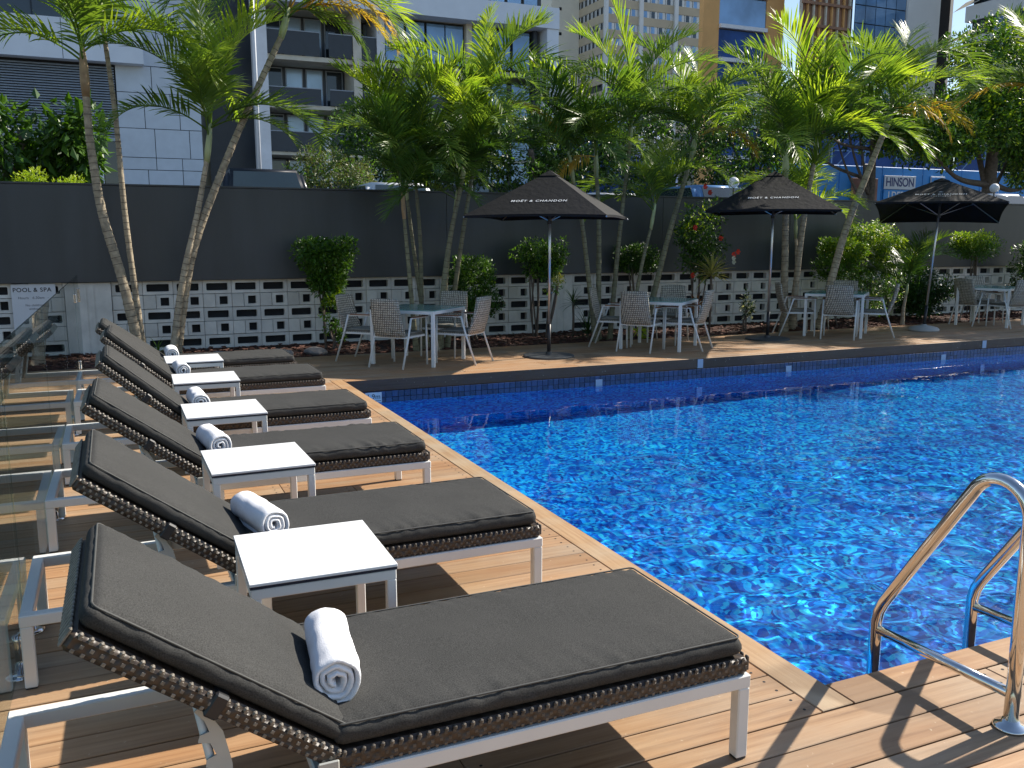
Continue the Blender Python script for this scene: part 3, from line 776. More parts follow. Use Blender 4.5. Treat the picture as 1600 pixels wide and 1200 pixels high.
# ------------------------------------------------------------------ pool ladder
def arc(c, r, a0, a1, n, x):
    return [(x, c[0] + r * math.cos(R(a0 + (a1 - a0) * k / n)), c[1] + r * math.sin(R(a0 + (a1 - a0) * k / n))) for k in range(n + 1)]
def ladder():
    t = thing('pool_ladder', 'polished steel pool ladder with two arched handrails at the near pool edge', 'ladder', (2.95, 2.1, 0))
    for X in (-.25, .30):
        ya, yb = -.215, .392
        path = [(X, ya, .002), (X, ya, .35), (X, ya, .64)]
        path += arc((ya + .115, .732), .115, 180, 38, 12, X)
        pk = path[-1]; low = (X, yb - .035, .235)
        path += [(X, pk[1] + (low[1] - pk[1]) * k / 4, pk[2] + (low[2] - pk[2]) * k / 4) for k in range(1, 5)]
        path += [(X, yb - .012, .19), (X, yb, .14), (X, yb, .08), (X, yb, -.4), (X, yb, -1.2)]
        G().tube(path, .0245, 20).obj('handrail', 'steel', t, True)
        G().tube([(X, ya, .12), (X, yb, .105)], .019, 16).obj('cross_rail', 'steel', t, True)
        G().lathe([(.056, 0), (.056, .005), (.05, .012), (.03, .02), (.027, .03)], (X, ya, .001), 28).obj('base_flange', 'steel', t, True)
    for z in (-.45, -.72, -1.0): G().cbox((-.22, .40, z), (.27, .47, z + .03), .006).obj('step', 'steel', t)
ladder()
#@@PART2@@
# ------------------------------------------------------------------ dining chairs and tables
def make_chair():
    t = thing('patio_chair', '', 'chair', group='wicker dining chairs on the far deck')
    w = .235
    # tapered, gently curved woven back
    g = G(); n = 10; rows = 8
    for side in (0, 1):
        for r in range(rows + 1):
            u = r / rows; z = .40 + .49 * u; hw = .235 - .03 * u; yb = -.20 - .13 * u - .02 * math.sin(u * math.pi)
            for c in range(n + 1):
                a = -1 + 2 * c / n; g.v.append((a * hw, yb - .03 * (1 - a * a) + (-.028 if side else 0), z + (.012 * (1 - a * a) if r == rows else 0)))
    N = (rows + 1) * (n + 1)
    for r in range(rows):
        for c in range(n):
            a = r * (n + 1) + c; g.f.append((a, a + n + 1, a + n + 2, a + 1)); g.f.append((N + a, N + a + 1, N + a + n + 2, N + a + n + 1))
    for r in range(rows):
        for c in (0, n):
            a = r * (n + 1) + c; q = (a, N + a, N + a + n + 1, a + n + 1); g.f.append(q if c == 0 else q[::-1])
    for c in range(n):
        a = rows * (n + 1) + c; g.f.append((a, N + a, N + a + 1, a + 1)); g.f.append((c, c + 1, N + c + 1, N + c))
    g.obj('backrest', 'wicker_grey', t, True)
    G().cbox((-.225, -.20, .405), (.225, .235, .425), .006).obj('seat', 'wicker_grey', t)
    G().cbox((-.215, -.19, .426), (.215, .228, .45), .012).obj('seat_pad', 'seat_pad', t)
    f = G(); k = .024
    f.bar((-w, .235, .395), (w, .235, .395), k); f.bar((-w, -.215, .395), (w, -.215, .395), k)
    f.bar((-w, -.228, .395), (-w, .222, .395), k - .001); f.bar((w, -.228, .395), (w, .222, .395), k - .001); f.obj('seat_frame', 'frame_paint', t)
    for s in (-1, 1):
        G().tube([(s * (w + .026), .245, .0), (s * (w + .026), .235, .64)], .0135, 8).obj('leg', 'frame_paint', t, True)
        G().tube([(s * (w + .026), -.345, .0), (s * (w + .026), -.20, .40), (s * (w + .026), -.13, .64)], .0135, 8).obj('leg', 'frame_paint', t, True)
        a = G(); a.cbox((s * (w + .026) - .012, -.14, .628), (s * (w + .026) + .012, .25, .642), .003); ao = a.obj('armrest', 'frame_paint', t)
        G().cbox((s * (w + .026) - .024, -.10, .6425), (s * (w + .026) + .024, .262, .656), .004).obj('arm_cap', 'arm_wood', ao)
    return t
def make_table():
    t = thing('dining_table', '', 'table', group='square glass topped tables on the far deck')
    a = .475; w = .045
    G().cbox((-a + .012, -a + .012, .728), (a - .012, a - .012, .738), .002).obj('glass_top', 'table_glass', t)
    f = G()
    f.cbox((-a, -a, .685), (a, -a + w, .727), .003); f.cbox((-a, a - w, .685), (a, a, .727), .003)
    f.cbox((-a, -a + w, .685), (-a + w, a - w, .7265), .003); f.cbox((a - w, -a + w, .685), (a, a - w, .7265), .003); f.obj('top_frame', 'frame_paint', t)
    m = G().cbox((-w / 2, -w / 2, 0), (w / 2, w / 2, .686), .004).mesh('leg', 'frame_paint')
    for x in (-a + w / 2, a - w / 2):
        for y in (-a + w / 2, a - w / 2): inst('leg', m, t, (x, y, 0))
    return t
CH0 = make_chair(); TB0 = make_table(); used = {'c': 0, 't': 0}
def put(kind, proto, x, y, deg, label):
    o = proto if not used[kind] else copy_tree(proto); used[kind] = 1
    o.location = (x, y, .001); o.rotation_euler.z = R(deg); o['label'] = label; return o
def chair(rx, ry, face, label):
    """rx, ry: midpoint of the rear feet; face: the direction the sitter looks, degrees"""
    put('c', CH0, rx + .345 * math.cos(R(face)), ry + .345 * math.sin(R(face)), face - 90, label)
put('t', TB0, 3.66, 11.47, 44, 'square glass table closest to the sun loungers, under no umbrella pole')
put('t', TB0, 7.52, 11.50, 40, 'square glass table between the first and second umbrella poles')
put('t', TB0, 11.32, 11.78, 40, 'square glass table between the second and third umbrella poles')
put('t', TB0, 15.35, 11.95, 20, 'square glass table cut by the right edge of the photo')
names = {0: 'first glass table from the loungers', 1: 'second glass table from the loungers', 2: 'third glass table', 3: 'glass table at the right'}
for (rx, ry, f, tb, side) in [
    (3.05, 10.98, 40, 0, 'wicker armchair, back to camera, by the'), (4.41, 10.95, 132, 0, 'wicker armchair with sunlit back right of the'),
    (4.45, 12.22, 226, 0, 'wicker armchair on the wall side of the'), (2.80, 12.12, -44, 0, 'wicker armchair left of the'),
    (6.82, 11.10, 38, 1, 'wicker armchair, back to camera, by the'), (8.02, 10.93, 128, 1, 'wicker armchair on the right of the'),
    (8.30, 12.28, 222, 1, 'wicker armchair on the wall side of the'), (6.72, 12.16, -40, 1, 'sunlit wicker armchair left of the'),
    (10.78, 11.17, 42, 2, 'wicker armchair, back to camera, by the'), (12.02, 11.15, 135, 2, 'wicker armchair on the right of the'),
    (12.1, 12.4, 220, 2, 'wicker armchair half hidden on the wall side of the'), (10.42, 12.25, -28, 2, 'wicker armchair seen side on left of the'),
    (15.28, 11.2, 82, 3, 'wicker armchair, back to camera, in front of the'), (14.75, 12.1, 0, 3, 'wicker armchair seen side on left of the'), (15.9, 12.8, 255, 3, 'wicker armchair behind the')]:
    chair(rx, ry, f, side + ' ' + names[tb])

# ------------------------------------------------------------------ umbrellas
def umbrella(x, y, zr, za, r, rot, lean, base, label, sub=False, tilt=(0, 0)):
    t = thing('market_umbrella', label, 'umbrella', (x, y, 0), 0, 'black market umbrellas along the far deck')
    K = Matrix.Translation((0, 0, .07)) @ Matrix.Rotation(R(lean[0]), 4, 'Y') @ Matrix.Rotation(R(lean[1]), 4, 'X') @ Matrix.Translation((0, 0, -.07))
    T = K @ Matrix.Translation((0, 0, zr)) @ Matrix.Rotation(R(tilt[0]), 4, 'Y') @ Matrix.Rotation(R(tilt[1]), 4, 'X') @ Matrix.Translation((0, 0, -zr))
    def app(g, m): g.v = [tuple(m @ Vector(p)) for p in g.v]; return g
    cs = [Vector((r * math.cos(R(rot + 90 * k)), r * math.sin(R(rot + 90 * k)), zr)) for k in range(4)]; ap = Vector((0, 0, za))
    g = G(); n = 10; vd = .0
    def grid(off, flip):
        for k in range(4):
            A, B = cs[k], cs[(k + 1) % 4]; idx = {}
            for i in range(n + 1):
                for j in range(i + 1):
                    s = i / n; q = (j / i) if i else 0
                    p = ap.lerp(A.lerp(B, q), s)
                    edge = math.sin(math.pi * q) * s
                    p.z -= (.0 if s < .93 else 0) ; p.z += .018 * edge * (s ** 6)
                    p = p - Vector((p.x, p.y, 0)) * (.022 * edge * s ** 6)
                    p.z += off; idx[i, j] = len(g.v); g.v.append(tuple(p))
            for i in range(n):
                for j in range(i + 1):
                    f = [(idx[i, j], idx[i + 1, j], idx[i + 1, j + 1])]
                    if j < i: f.append((idx[i, j], idx[i + 1, j + 1], idx[i, j + 1]))
                    for q_ in f: g.f.append(q_ if not flip else q_[::-1])
    grid(0, False); grid(-.006, True)
    for k in range(4):   # hem
        A, B = cs[k], cs[(k + 1) % 4]; o = len(g.v)
        for j in range(n + 1):
            q = j / n; e = math.sin(math.pi * q); p = A.lerp(B, q); p = p - Vector((p.x, p.y, 0)) * .022 * e; p.z += .018 * e
            g.v.append(tuple(p + Vector((0, 0, .001)))); g.v.append(tuple(p * .998 + Vector((0, 0, -.028))))
        for j in range(n): g.f.append((o + 2 * j, o + 2 * j + 1, o + 2 * j + 3, o + 2 * j + 2))
    cn = app(g, T).obj('canopy', 'canopy_cloth', t)
    # small vent cap on top
    g = G(); c2 = [c.copy() for c in cs]
    for c in c2: c.x *= .13; c.y *= .13; c.z = zr + (za - zr) * .87 + .012
    g.add([tuple(ap + Vector((0, 0, .012)))] + [tuple(c) for c in c2], [(0, 1, 2), (0, 2, 3), (0, 3, 4), (0, 4, 1), (4, 3, 2, 1)]); app(g, T).obj('vent_cap', 'canopy_cloth', cn)
    rb = G()
    for c in cs:
        rg = G().tube([ap + Vector((0, 0, -.04)), c + Vector((0, 0, -.02))], .010, 6); app(rg, T).obj('rib', 'brushed_pole', t)
        mid = ap.lerp(c, .55) + Vector((0, 0, -.03)); sg = G().tube([Vector((0, 0, zr - .06)), mid], .007, 6); app(sg, T).obj('strut', 'brushed_pole', t)
    hb = G().lathe([(.035, 0), (.035, .07)], (0, 0, zr - .10), 12); app(hb, K).obj('hub', 'dark_plastic', t)
    pl = G().tube([(0, 0, .42), (0, 0, za - .02)], .019, 14); app(pl, K).obj('pole', 'brushed_pole', t, True)
    sl_ = G().tube([(0, 0, .05), (0, 0, .46)], .027, 14); app(sl_, K).obj('lower_sleeve', 'dark_plastic', t, True)
    G().tube([(.03, 0, .9), (.05, 0, .9), (.055, 0, .87)], .006, 6).obj('cleat', 'steel', t)
    if base == 'disc': G().lathe([(.36, 0), (.36, .018), (.34, .026), (.05, .032), (.045, .07)], (0, 0, .001), 32).obj('base', 'base_dark', t)
    else: G().lathe([(.26, 0), (.265, .03), (.24, .06), (.16, .085), (.06, .10), (.04, .12)], (0, 0, .001), 32).obj('base', 'base_white', t, True)
    # lettering on the face that looks at the camera
    k = 2; A, B = cs[k], cs[(k + 1) % 4]
    mid = (A + B) / 2; along = (B - A).normalized(); up = (ap - mid).normalized(); nrm = along.cross(up).normalized()
    rotm = Matrix((along, up, nrm)).transposed().to_4x4()
    def put_text(name, body, size, h, sp, bold, mat='white_letter', sx=1.15, shear=0):
        p = mid.lerp(ap, h) + nrm * .007
        m = T @ Matrix.Translation(p) @ rotm
        o = text(name, body, size, mat, cn, (0, 0, 0), (0, 0, 0), .0006, sp, align='CENTER', bold=bold, shear=shear); o.matrix_basis = m @ Matrix.Diagonal((sx, 1, 1, 1))
    put_text('lettering', 'MO\u00cbT & CHANDON', .064 if not sub else .068, .30, 1.22, .0004, 'white_letter', 1.12, .12 if not sub else .0)
    if sub:
        put_text('small_lettering', 'CHAMPAGNE', .030, .225, 1.7, .0004)
        p = mid.lerp(ap, .385) + nrm * .008   # small crown-like mark above the name
        cg = G(); cg.prism([(-.03, 0), (.03, 0), (.038, .022), (.018, .014), (0, .035), (-.018, .014), (-.038, .022)], 'z', 0, .001)
        m = T @ Matrix.Translation(p) @ rotm; cg.v = [tuple(m @ Vector(q)) for q in cg.v]; cg.obj('crest', 'marker_tile', cn)
    return t
umbrella(5.50, 11.21, 1.95, 2.57, 1.34, 6, (0, 0), 'disc', 'black umbrella nearest the loungers, on a dark round base')
umbrella(9.78, 11.70, 2.08, 2.72, 1.42, 4, (0, 0), 'disc', 'middle black umbrella, straight pole on a dark round base')
umbrella(13.28, 11.65, 2.12, 2.72, 1.44, -4, (4.5, 0), 'dome', 'black umbrella leaning on a white dome base at the right', True, (2, -5))

# ------------------------------------------------------------------ palms
def frond_mesh(name, mat, e0, e1, L, seed, ll=.46, n=46, sweep=0.0, vee=.45, ragged=0.0):
    rnd = random.Random(seed); g = G(); N = 26; p = Vector((0, 0, 0)); P = [p.copy()]; D = []
    for i in range(N):
        u = i / (N - 1); e = R(e0 + (e1 - e0) * u ** 1.25); a = R(sweep * u); d = Vector((math.cos(e) * math.cos(a), math.cos(e) * math.sin(a), math.sin(e))); D.append(d); p = p + d * (L / N); P.append(p.copy())
    D.append(D[-1])
    g.tube(P, [.014 * (1 - .88 * i / N) + .0015 for i in range(N + 1)], 5, False)
    for k in range(n):
        s = .17 + .82 * (k + rnd.uniform(-.3, .3)) / n; f = s * N; i = min(int(f), N - 1); q = P[i].lerp(P[i + 1], f - i); T = D[i]
        side0 = T.cross(Vector((0, 0, 1))); side0 = side0.normalized() if side0.length > .05 else Vector((0, 1, 0)); up = side0.cross(T).normalized()
        for sg in (-1, 1):
            if rnd.random() < ragged: continue
            l = ll * (math.sin(math.pi * min(1, .16 + .80 * s)) ** .55) * rnd.uniform(.85, 1.1) * (1.0 if s < .9 else .8)
            b = R(28 + 42 * s + rnd.uniform(-7, 7)); vv = vee * rnd.uniform(.5, 1.4)
            d = (side0 * sg * math.cos(b) + T * math.sin(b) + up * vv).normalized()
            wd = .0185 * rnd.uniform(.8, 1.2); c = q.copy(); pts = [c.copy()]; dirs = [d.copy()]; m = 4
            dr = rnd.uniform(.04, .24) + (.2 if ragged else 0)
            for j in range(m):
                c = c + d * (l / m); d = (d + Vector((0, 0, -dr))).normalized(); pts.append(c.copy()); dirs.append(d.copy())
            wv = d.cross(up); wv = T * .9 + side0 * .1; wv = wv.normalized()
            o = len(g.v); ws = (.35, 1, .95, .6)
            for j in range(m): g.v.append(tuple(pts[j] - wv * wd * ws[j])); g.v.append(tuple(pts[j] + wv * wd * ws[j]))
            g.v.append(tuple(pts[m]))
            for j in range(m - 1): g.f.append((o + 2 * j, o + 2 * j + 1, o + 2 * j + 3, o + 2 * j + 2))
            g.f.append((o + 2 * m - 2, o + 2 * m - 1, o + 2 * m))
    return g.mesh(name, mat)
FR = {}
def frond(kind, mat):
    key = (kind, mat)
    if key not in FR:
        pr = {'spear': (86, 62, 1.7, .50), 'up': (80, 14, 1.95, .56), 'high': (70, -24, 2.0, .60), 'mid': (52, -46, 1.95, .58), 'low': (28, -64, 1.85, .54), 'hang': (5, -80, 1.6, .46), 'arch': (74, -66, 2.35, .60), 'droop': (38, -76, 2.2, .58)}[kind]
        FR[key] = frond_mesh('frond', mat, pr[0], pr[1], pr[2], hash(kind) % 97 if False else sum(map(ord, kind + mat)), pr[3], sweep=random.uniform(-14, 14), vee={'spear': .15, 'up': .5, 'hang': .1}.get(kind, .38), ragged=.12 if mat == 'palm_gold' else 0)
    return FR[key]
def spline(pts, n):
    out = []; P = [Vector(p) for p in pts]; P = [P[0] * 2 - P[1]] + P + [P[-1] * 2 - P[-2]]
    for i in range(1, len(P) - 2):
        for k in range(n):
            t = k / n; a, b, c, d = P[i - 1], P[i], P[i + 1], P[i + 2]
            out.append(.5 * ((2 * b) + (c - a) * t + (2 * a - 5 * b + 4 * c - d) * t * t + (3 * b - a - 3 * c + d) * t ** 3))
    out.append(P[-2]); return out
def palm(label, path, r, fronds, sc=1.0, bark='trunk_bark', shaft='crownshaft', shaft_len=.45, seed=0, name='palm_tree'):
    """path: trunk points; fronds: list of (azimuth deg, kind, material, scale)"""
    if path[0][0] > 4 and bark == 'trunk_bark' and path[0][0] < 11: bark = 'trunk_green'; r *= .88
    if path[0][0] > 4: path = [(p[0] * .955, p[1] * .955, 1.66 + (p[2] - 1.66) * .96 if p[2] > .5 else p[2]) for p in path]
    rnd = random.Random(seed); base = Vector(path[0]); t = thing(name, label, 'palm tree', base, 0, 'palms in the garden bed')
    pts = spline([tuple(Vector(p) - base) for p in path], 14); L = 0; acc = [0]
    for a, b in zip(pts[:-1], pts[1:]): L += (b - a).length; acc.append(L)
    rad = []; 
    for a in acc:
        u = a / L; rad.append(r * (1.25 - .45 * u) * (1 + .35 * math.exp(-a / .12)))
    # resample fine for the ring scars
    g = G(); M_ = int(L / .045); fp = []; frd = []
    for k in range(M_ + 1):
        a = L * k / M_; i = max(j for j in range(len(acc)) if acc[j] <= a + 1e-9); i = min(i, len(pts) - 2)
        f = (a - acc[i]) / max(1e-6, acc[i + 1] - acc[i]); fp.append(pts[i].lerp(pts[i + 1], f)); rr = rad[i] + (rad[i + 1] - rad[i]) * f
        frd.append(rr * (1 + (.06 if k % 2 == 0 else -.02) + rnd.uniform(-.03, .03)))
    g.tube(fp, frd, 9, False); tr = g.obj('trunk', bark, t, True)
    rg = G()
    for k in range(2, M_ - 2, 2):
        if rnd.random() < .85:
            d = (fp[k + 1] - fp[k]).normalized() * .004; rg.tube([fp[k] - d, fp[k] + d], frd[k] * 1.03, 9, False)
    ro = rg.obj('ring_scars', 'ring_dark', tr); ro['kind'] = 'stuff'
    top = pts[-1]; td = (pts[-1] - pts[-3]).normalized(); td = (td + Vector((0, 0, .5))).normalized()
    sh = [top - td * .05, top + td * shaft_len * .25, top + td * shaft_len * .6, top + td * shaft_len]
    G().tube(sh, [rad[-1] * 1.05, rad[-1] * 1.35, rad[-1] * 1.15, rad[-1] * .6], 9).obj('crownshaft', shaft, t, True)
    ex = random.Random(seed + 500)
    if seed not in (20,) and fronds and len(fronds) < 13: fronds = fronds + [(ex.uniform(0, 360), ex.choice(['high', 'mid', 'arch', 'low', 'up']), ex.choice(['palm_green', 'palm_green', 'palm_lime']), ex.uniform(.8, 1.0)) for _ in range(1)]
    for k, (az, kind, mat, s) in enumerate(fronds):
        q = sh[-1] - td * shaft_len * (.05 + .5 * (k % 5) / 5 * (0 if kind in ('spear', 'up') else 1))
        inst('frond', frond(kind, mat), t, q, (R(rnd.uniform(-14, 14)), 0, R(az)), (s * sc,) * 3)
    return t
def crown(seed, n=9, s=1.0, green='palm_green', gold=0, lime=1, kinds=None):
    rnd = random.Random(seed); out = []; a0 = rnd.uniform(0, 360)
    kinds = kinds or ['up', 'high', 'arch', 'mid', 'high', 'up', 'low', 'high', 'up', 'mid', 'mid', 'high']
    n += 1; gold = 1 if gold and seed % 3 == 0 else 0
    for i in range(n):
        k = kinds[i % len(kinds)]; m = green
        if i < lime: m = 'palm_lime'
        if i >= n - gold: m = 'palm_gold'; k = 'low' if i % 2 else 'hang'
        out.append((a0 + i * 137.5 + rnd.uniform(-15, 15), k, m, s * rnd.uniform(.85, 1.12)))
    return out
GR, LI, GO, DK = 'palm_green', 'palm_lime', 'palm_gold', 'palm_dark'
palm('thick leaning palm at far left whose tan crownshaft stands before the louvres', [(.20, 13.3, -.03), (.02, 13.3, 1.1), (-.17, 13.35, 2.0), (-.25, 13.4, 2.9), (-.26, 13.4, 3.55)], .058,
     [(5, 'droop', GR, 1.0), (-25, 'droop', LI, .95), (150, 'droop', GR, 1.0), (195, 'droop', LI, .9), (60, 'high', GR, .9), (-60, 'high', GR, 1), (250, 'mid', GR, 1), (110, 'up', LI, 1), (20, 'up', GR, 1)], bark='trunk_bark', shaft='crownshaft_tan', shaft_len=.6, seed=1)
palm('slender upright palm just right of the thick far left palm', [(.24, 13.6, -.03), (.12, 13.6, 1.85), (.08, 13.6, 3.3), (.0, 13.6, 4.5)], .036,
     crown(2, 8, .95, GR, 1), seed=2)
palm('palm with curved pale trunk and low bright crown left of the leaning one', [(.60, 13.35, -.03), (.80, 13.4, 1.05), (1.05, 13.4, 2.0), (1.22, 13.4, 2.75)], .043,
     [(-10, 'droop', GR, .95), (-35, 'droop', GR, .9), (200, 'droop', GR, .85), (30, 'up', LI, 1.15), (75, 'up', GR, 1.1), (200, 'high', GR, 1.0), (160, 'up', GR, 1.1), (-40, 'up', LI, 1.1), (100, 'spear', LI, 1.1), (260, 'high', GR, .9), (-80, 'high', GR, .85), (-20, 'low', GR, .75)], shaft_len=.5, seed=3)
palm('long palm leaning right with golden drooping fronds over the hotel', [(.66, 13.5, -.03), (.95, 13.45, 1.41), (1.44, 13.4, 2.66), (1.95, 13.4, 3.75), (2.32, 13.4, 4.5)], .05,
     [(-12, 'arch', GO, 1.05), (-25, 'droop', LI, 1.0), (4, 'droop', GO, .95), (25, 'high', GO, .95), (-40, 'droop', GR, .95), (190, 'droop', GR, 1), (150, 'droop', GR, .95), (220, 'low', GR, .95), (80, 'up', GR, .9), (-90, 'mid', GR, .85), (-15, 'hang', GR, .9), (170, 'hang', GR, .85), (-5, 'low', GO, .9)], shaft_len=.4, seed=4)
palm('short palm with tan crownshaft leftmost in the clump behind the first table', [(4.20, 13.3, -.03), (4.10, 13.3, 1.2), (4.04, 13.3, 2.0)], .036, crown(5, 8, .75, DK, 0, 0), shaft='crownshaft_tan', shaft_len=.42, seed=5)
palm('straight thin palm second in the clump behind the first table', [(4.36, 13.5, -.03), (4.36, 13.5, 1.5), (4.30, 13.5, 2.5)], .034, crown(6, 9, .82, GR, 0, 2), seed=6)
palm('palm in the middle of the clump behind the first table', [(4.52, 13.2, -.03), (4.70, 13.2, 1.4), (4.96, 13.2, 2.55)], .042, crown(7, 10, .88, GR, 1, 2), seed=7)
palm('low crowned palm right of centre in the clump behind the first table', [(4.64, 13.4, -.03), (4.78, 13.4, 1.3), (4.90, 13.4, 2.0)], .032, crown(8, 8, .8, DK, 0, 1), seed=8)
palm('rightmost palm of the clump behind the first table', [(4.78, 13.5, -.03), (5.05, 13.5, 1.6), (5.35, 13.5, 3.2)], .038, [(20, 'up', LI, 1.0), (-20, 'arch', GR, .95), (60, 'high', GR, 1), (-70, 'mid', GR, .9), (120, 'mid', GR, .9), (180, 'high', GR, .9), (0, 'low', GO, .8), (-45, 'up', GR, .9), (230, 'low', GR, .8), (15, 'spear', LI, 1)], seed=9)
palm('tall bushy palm at the back of the clump behind the first table', [(4.55, 13.8, -.03), (4.34, 13.8, 1.5), (4.25, 13.8, 2.3)], .034, crown(10, 9, .85, GR, 1, 1), seed=10)
palm('palm whose trunk leans left between the first umbrella and second table', [(7.42, 13.3, -.03), (7.12, 13.3, 1.95), (6.95, 13.3, 2.6)], .040, crown(11, 8, .85, DK, 1, 0), seed=11)
palm('pale straight palm beside the left leaning one behind the second table', [(7.58, 13.5, -.03), (7.56, 13.5, 1.9), (7.50, 13.5, 2.7)], .045, crown(12, 8, .88, GR, 1, 1), seed=12)
palm('palm with a bright yellow green spear frond at the centre of the picture', [(7.75, 13.4, -.03), (7.90, 13.4, 1.6), (8.08, 13.4, 3.2)], .040, [(160, 'spear', LI, 1.2), (120, 'up', LI, 1.05), (-10, 'up', GR, 1.0), (180, 'arch', GR, .9), (200, 'high', GR, .9), (-40, 'high', GR, .9), (40, 'high', GR, .95), (260, 'mid', GR, .85), (-80, 'mid', GR, .9), (90, 'mid', GR, .9), (170, 'low', GR, .85), (0, 'low', DK, .8)], seed=13)
palm('small palm with a low crown between the trunks behind the second table', [(8.0, 13.2, -.03), (8.25, 13.2, 1.2), (8.42, 13.2, 1.85)], .034, crown(14, 8, .68, GR, 0, 2), seed=14)
palm('right leaning palm behind the second table and red hibiscus', [(8.5, 13.5, -.03), (8.95, 13.5, 1.6), (9.42, 13.5, 3.1)], .050, [(-10, 'arch', GR, 1.0), (20, 'arch', LI, .95), (60, 'up', GR, 1), (150, 'up', GR, 1), (190, 'mid', GR, .9), (-50, 'high', GR, .95), (-90, 'mid', GR, .9), (230, 'high', LI, .8), (0, 'low', GO, .8), (100, 'high', GR, .9), (170, 'low', GR, .8)], seed=15)
palm('palm with grey ringed trunk left of the third table', [(11.5, 13.3, -.03), (11.42, 13.3, 1.8), (11.36, 13.3, 2.8)], .058, crown(16, 11, 1.05, GR, 1, 2), seed=16)
palm('palm with sunlit trunk edge just right of the grey ringed one', [(11.85, 13.5, -.03), (12.0, 13.5, 1.8), (12.2, 13.5, 3.1)], .050, crown(17, 11, 1.15, GR, 0, 4), seed=17)
palm('large palm leaning right above the third umbrella', [(12.45, 13.4, -.03), (12.95, 13.4, 1.7), (13.5, 13.4, 3.0), (13.85, 13.4, 3.75)], .062,
     [(-12, 'arch', GR, 1.25), (12, 'high', GR, 1.25), (-35, 'mid', LI, 1.05), (40, 'up', GR, 1.1), (150, 'arch', GR, 1.1), (185, 'high', GR, 1.1), (215, 'mid', GR, 1.0), (100, 'up', LI, 1.0), (-75, 'mid', GR, 1.0), (-20, 'low', GO, .95), (170, 'low', GR, .95), (-60, 'hang', GO, .85), (240, 'low', GR, .9)], shaft='crownshaft', seed=18)
palm('young bushy palm between the two ringed trunks and second umbrella', [(12.3, 13.9, -.03), (12.25, 13.9, 1.2), (12.2, 13.9, 1.7)], .03, crown(19, 8, .85, GR, 0, 4), seed=19)
palm('low dark fan of palm fronds right of the leaning umbrella pole', [(14.55, 13.3, -.03), (14.55, 13.3, .3), (14.6, 13.3, .55)], .03, crown(20, 9, .62, DK, 0, 1, ['up', 'high', 'up', 'high', 'mid']), seed=20, shaft_len=.2)

palm('tall unseen palm added near the deck end to shade the far deck', [(18.3, 13.3, -.03), (18.2, 13.2, 2.2), (18.0, 13.0, 4.2)], .06, crown(21, 11, 1.15, GR, 1, 2), seed=21)  # out of view, added to throw shade on the far deck
palm('leaning unseen palm added past the right edge to shade the far deck', [(20.5, 13.3, -.03), (20.2, 13.0, 2.6), (19.8, 12.6, 5.0)], .06, crown(22, 11, 1.15, GR, 1, 2), seed=22)  # second out-of-view palm, added for its shadow on the deck
# ------------------------------------------------------------------ shrubs and trees
def leaf_cloud(g, pts, n, size, rnd, droop=0.0, jit=.5):
    """n folded leaves scattered round clump points (x,y,z,r)"""
    tot = sum(p[3] ** 2 for p in pts)
    for (cx, cy, cz, r) in pts:
        for _ in range(max(1, int(n * r * r / tot))):
            d = Vector((rnd.gauss(0, 1), rnd.gauss(0, 1), rnd.gauss(0, 1))).normalized() * r * (rnd.random() ** .35)
            p = Vector((cx, cy, cz)) + d; s = size * rnd.uniform(.6, 1.25)
            a = (d.normalized() * .7 + Vector((rnd.gauss(0, jit), rnd.gauss(0, jit), rnd.gauss(0, jit) - droop))).normalized()
            b = a.cross(Vector((rnd.gauss(0, .4), rnd.gauss(0, .4), 1))).normalized(); c = a.cross(b) * s * .12
            g.add([p, p + a * s * .5 + b * s * .24 + c, p + a * s, p + a * s * .5 - b * s * .24 + c], [(0, 1, 2), (0, 2, 3)])
def shell_points(shape, c, sz, k, rnd, r):
    out = []
    while len(out) < k:
        u = [rnd.uniform(-1, 1) for _ in range(3)]
        if shape == 'ball' and sum(q * q for q in u) > 1: continue
        if shape == 'fan':   # narrow foot, broad flat top
            w = .45 + .55 * min(1, (u[2] + 1) / 1.2); u[0] *= w; u[1] *= w
        if shape == 'box' and max(map(abs, u)) < .45: continue
        out.append((c[0] + u[0] * (sz[0] - r * .7), c[1] + u[1] * (sz[1] - r * .7), c[2] + u[2] * (sz[2] - r * .7), r * rnd.uniform(.7, 1.2)))
    return out
def shrub(name, label, cat, base, c, sz, shape, n, leaf, mats, clump=.12, k=60, stems=3, seed=0, group=None, droop=0):
    rnd = random.Random(seed * 13 + 5); t = thing(name, label, cat, base, 0, group)
    cl = (c[0] - base[0], c[1] - base[1], c[2] - base[2])
    pts = shell_points(shape, cl, sz, k, rnd, clump)
    for i, (m, share) in enumerate(mats):
        g = G(); sub = [p for j, p in enumerate(pts) if True]
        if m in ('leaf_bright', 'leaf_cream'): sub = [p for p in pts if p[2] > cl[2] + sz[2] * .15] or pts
        leaf_cloud(g, sub, int(n * share), leaf, rnd, droop); g.obj('foliage', m, t)
    for s in range(stems):
        a = rnd.uniform(0, 6.3); q = (.04 * math.cos(a), .04 * math.sin(a), 0); e = (cl[0] + rnd.uniform(-.5, .5) * sz[0], cl[1], cl[2] - sz[2] * .3)
        m_ = tuple((q[i] + e[i]) / 2 + rnd.uniform(-.04, .04) for i in range(3))
        G().tube(spline([q, m_, e], 5), .014 if s else .02, 6).obj('stem', 'tree_bark', t, True)
    return t
GB = 'shrubs in the garden bed'
shrub('topiary_shrub', 'clipped square topped shrub on a bare stem left of the first table', 'shrub', (2.80, 13.55, -.02), (2.86, 13.55, 1.26), (.45, .38, .42), 'fan', 7000, .075, [('leaf_mid', .85), ('leaf_deep', .15)], .12, 120, 2, 1, GB)
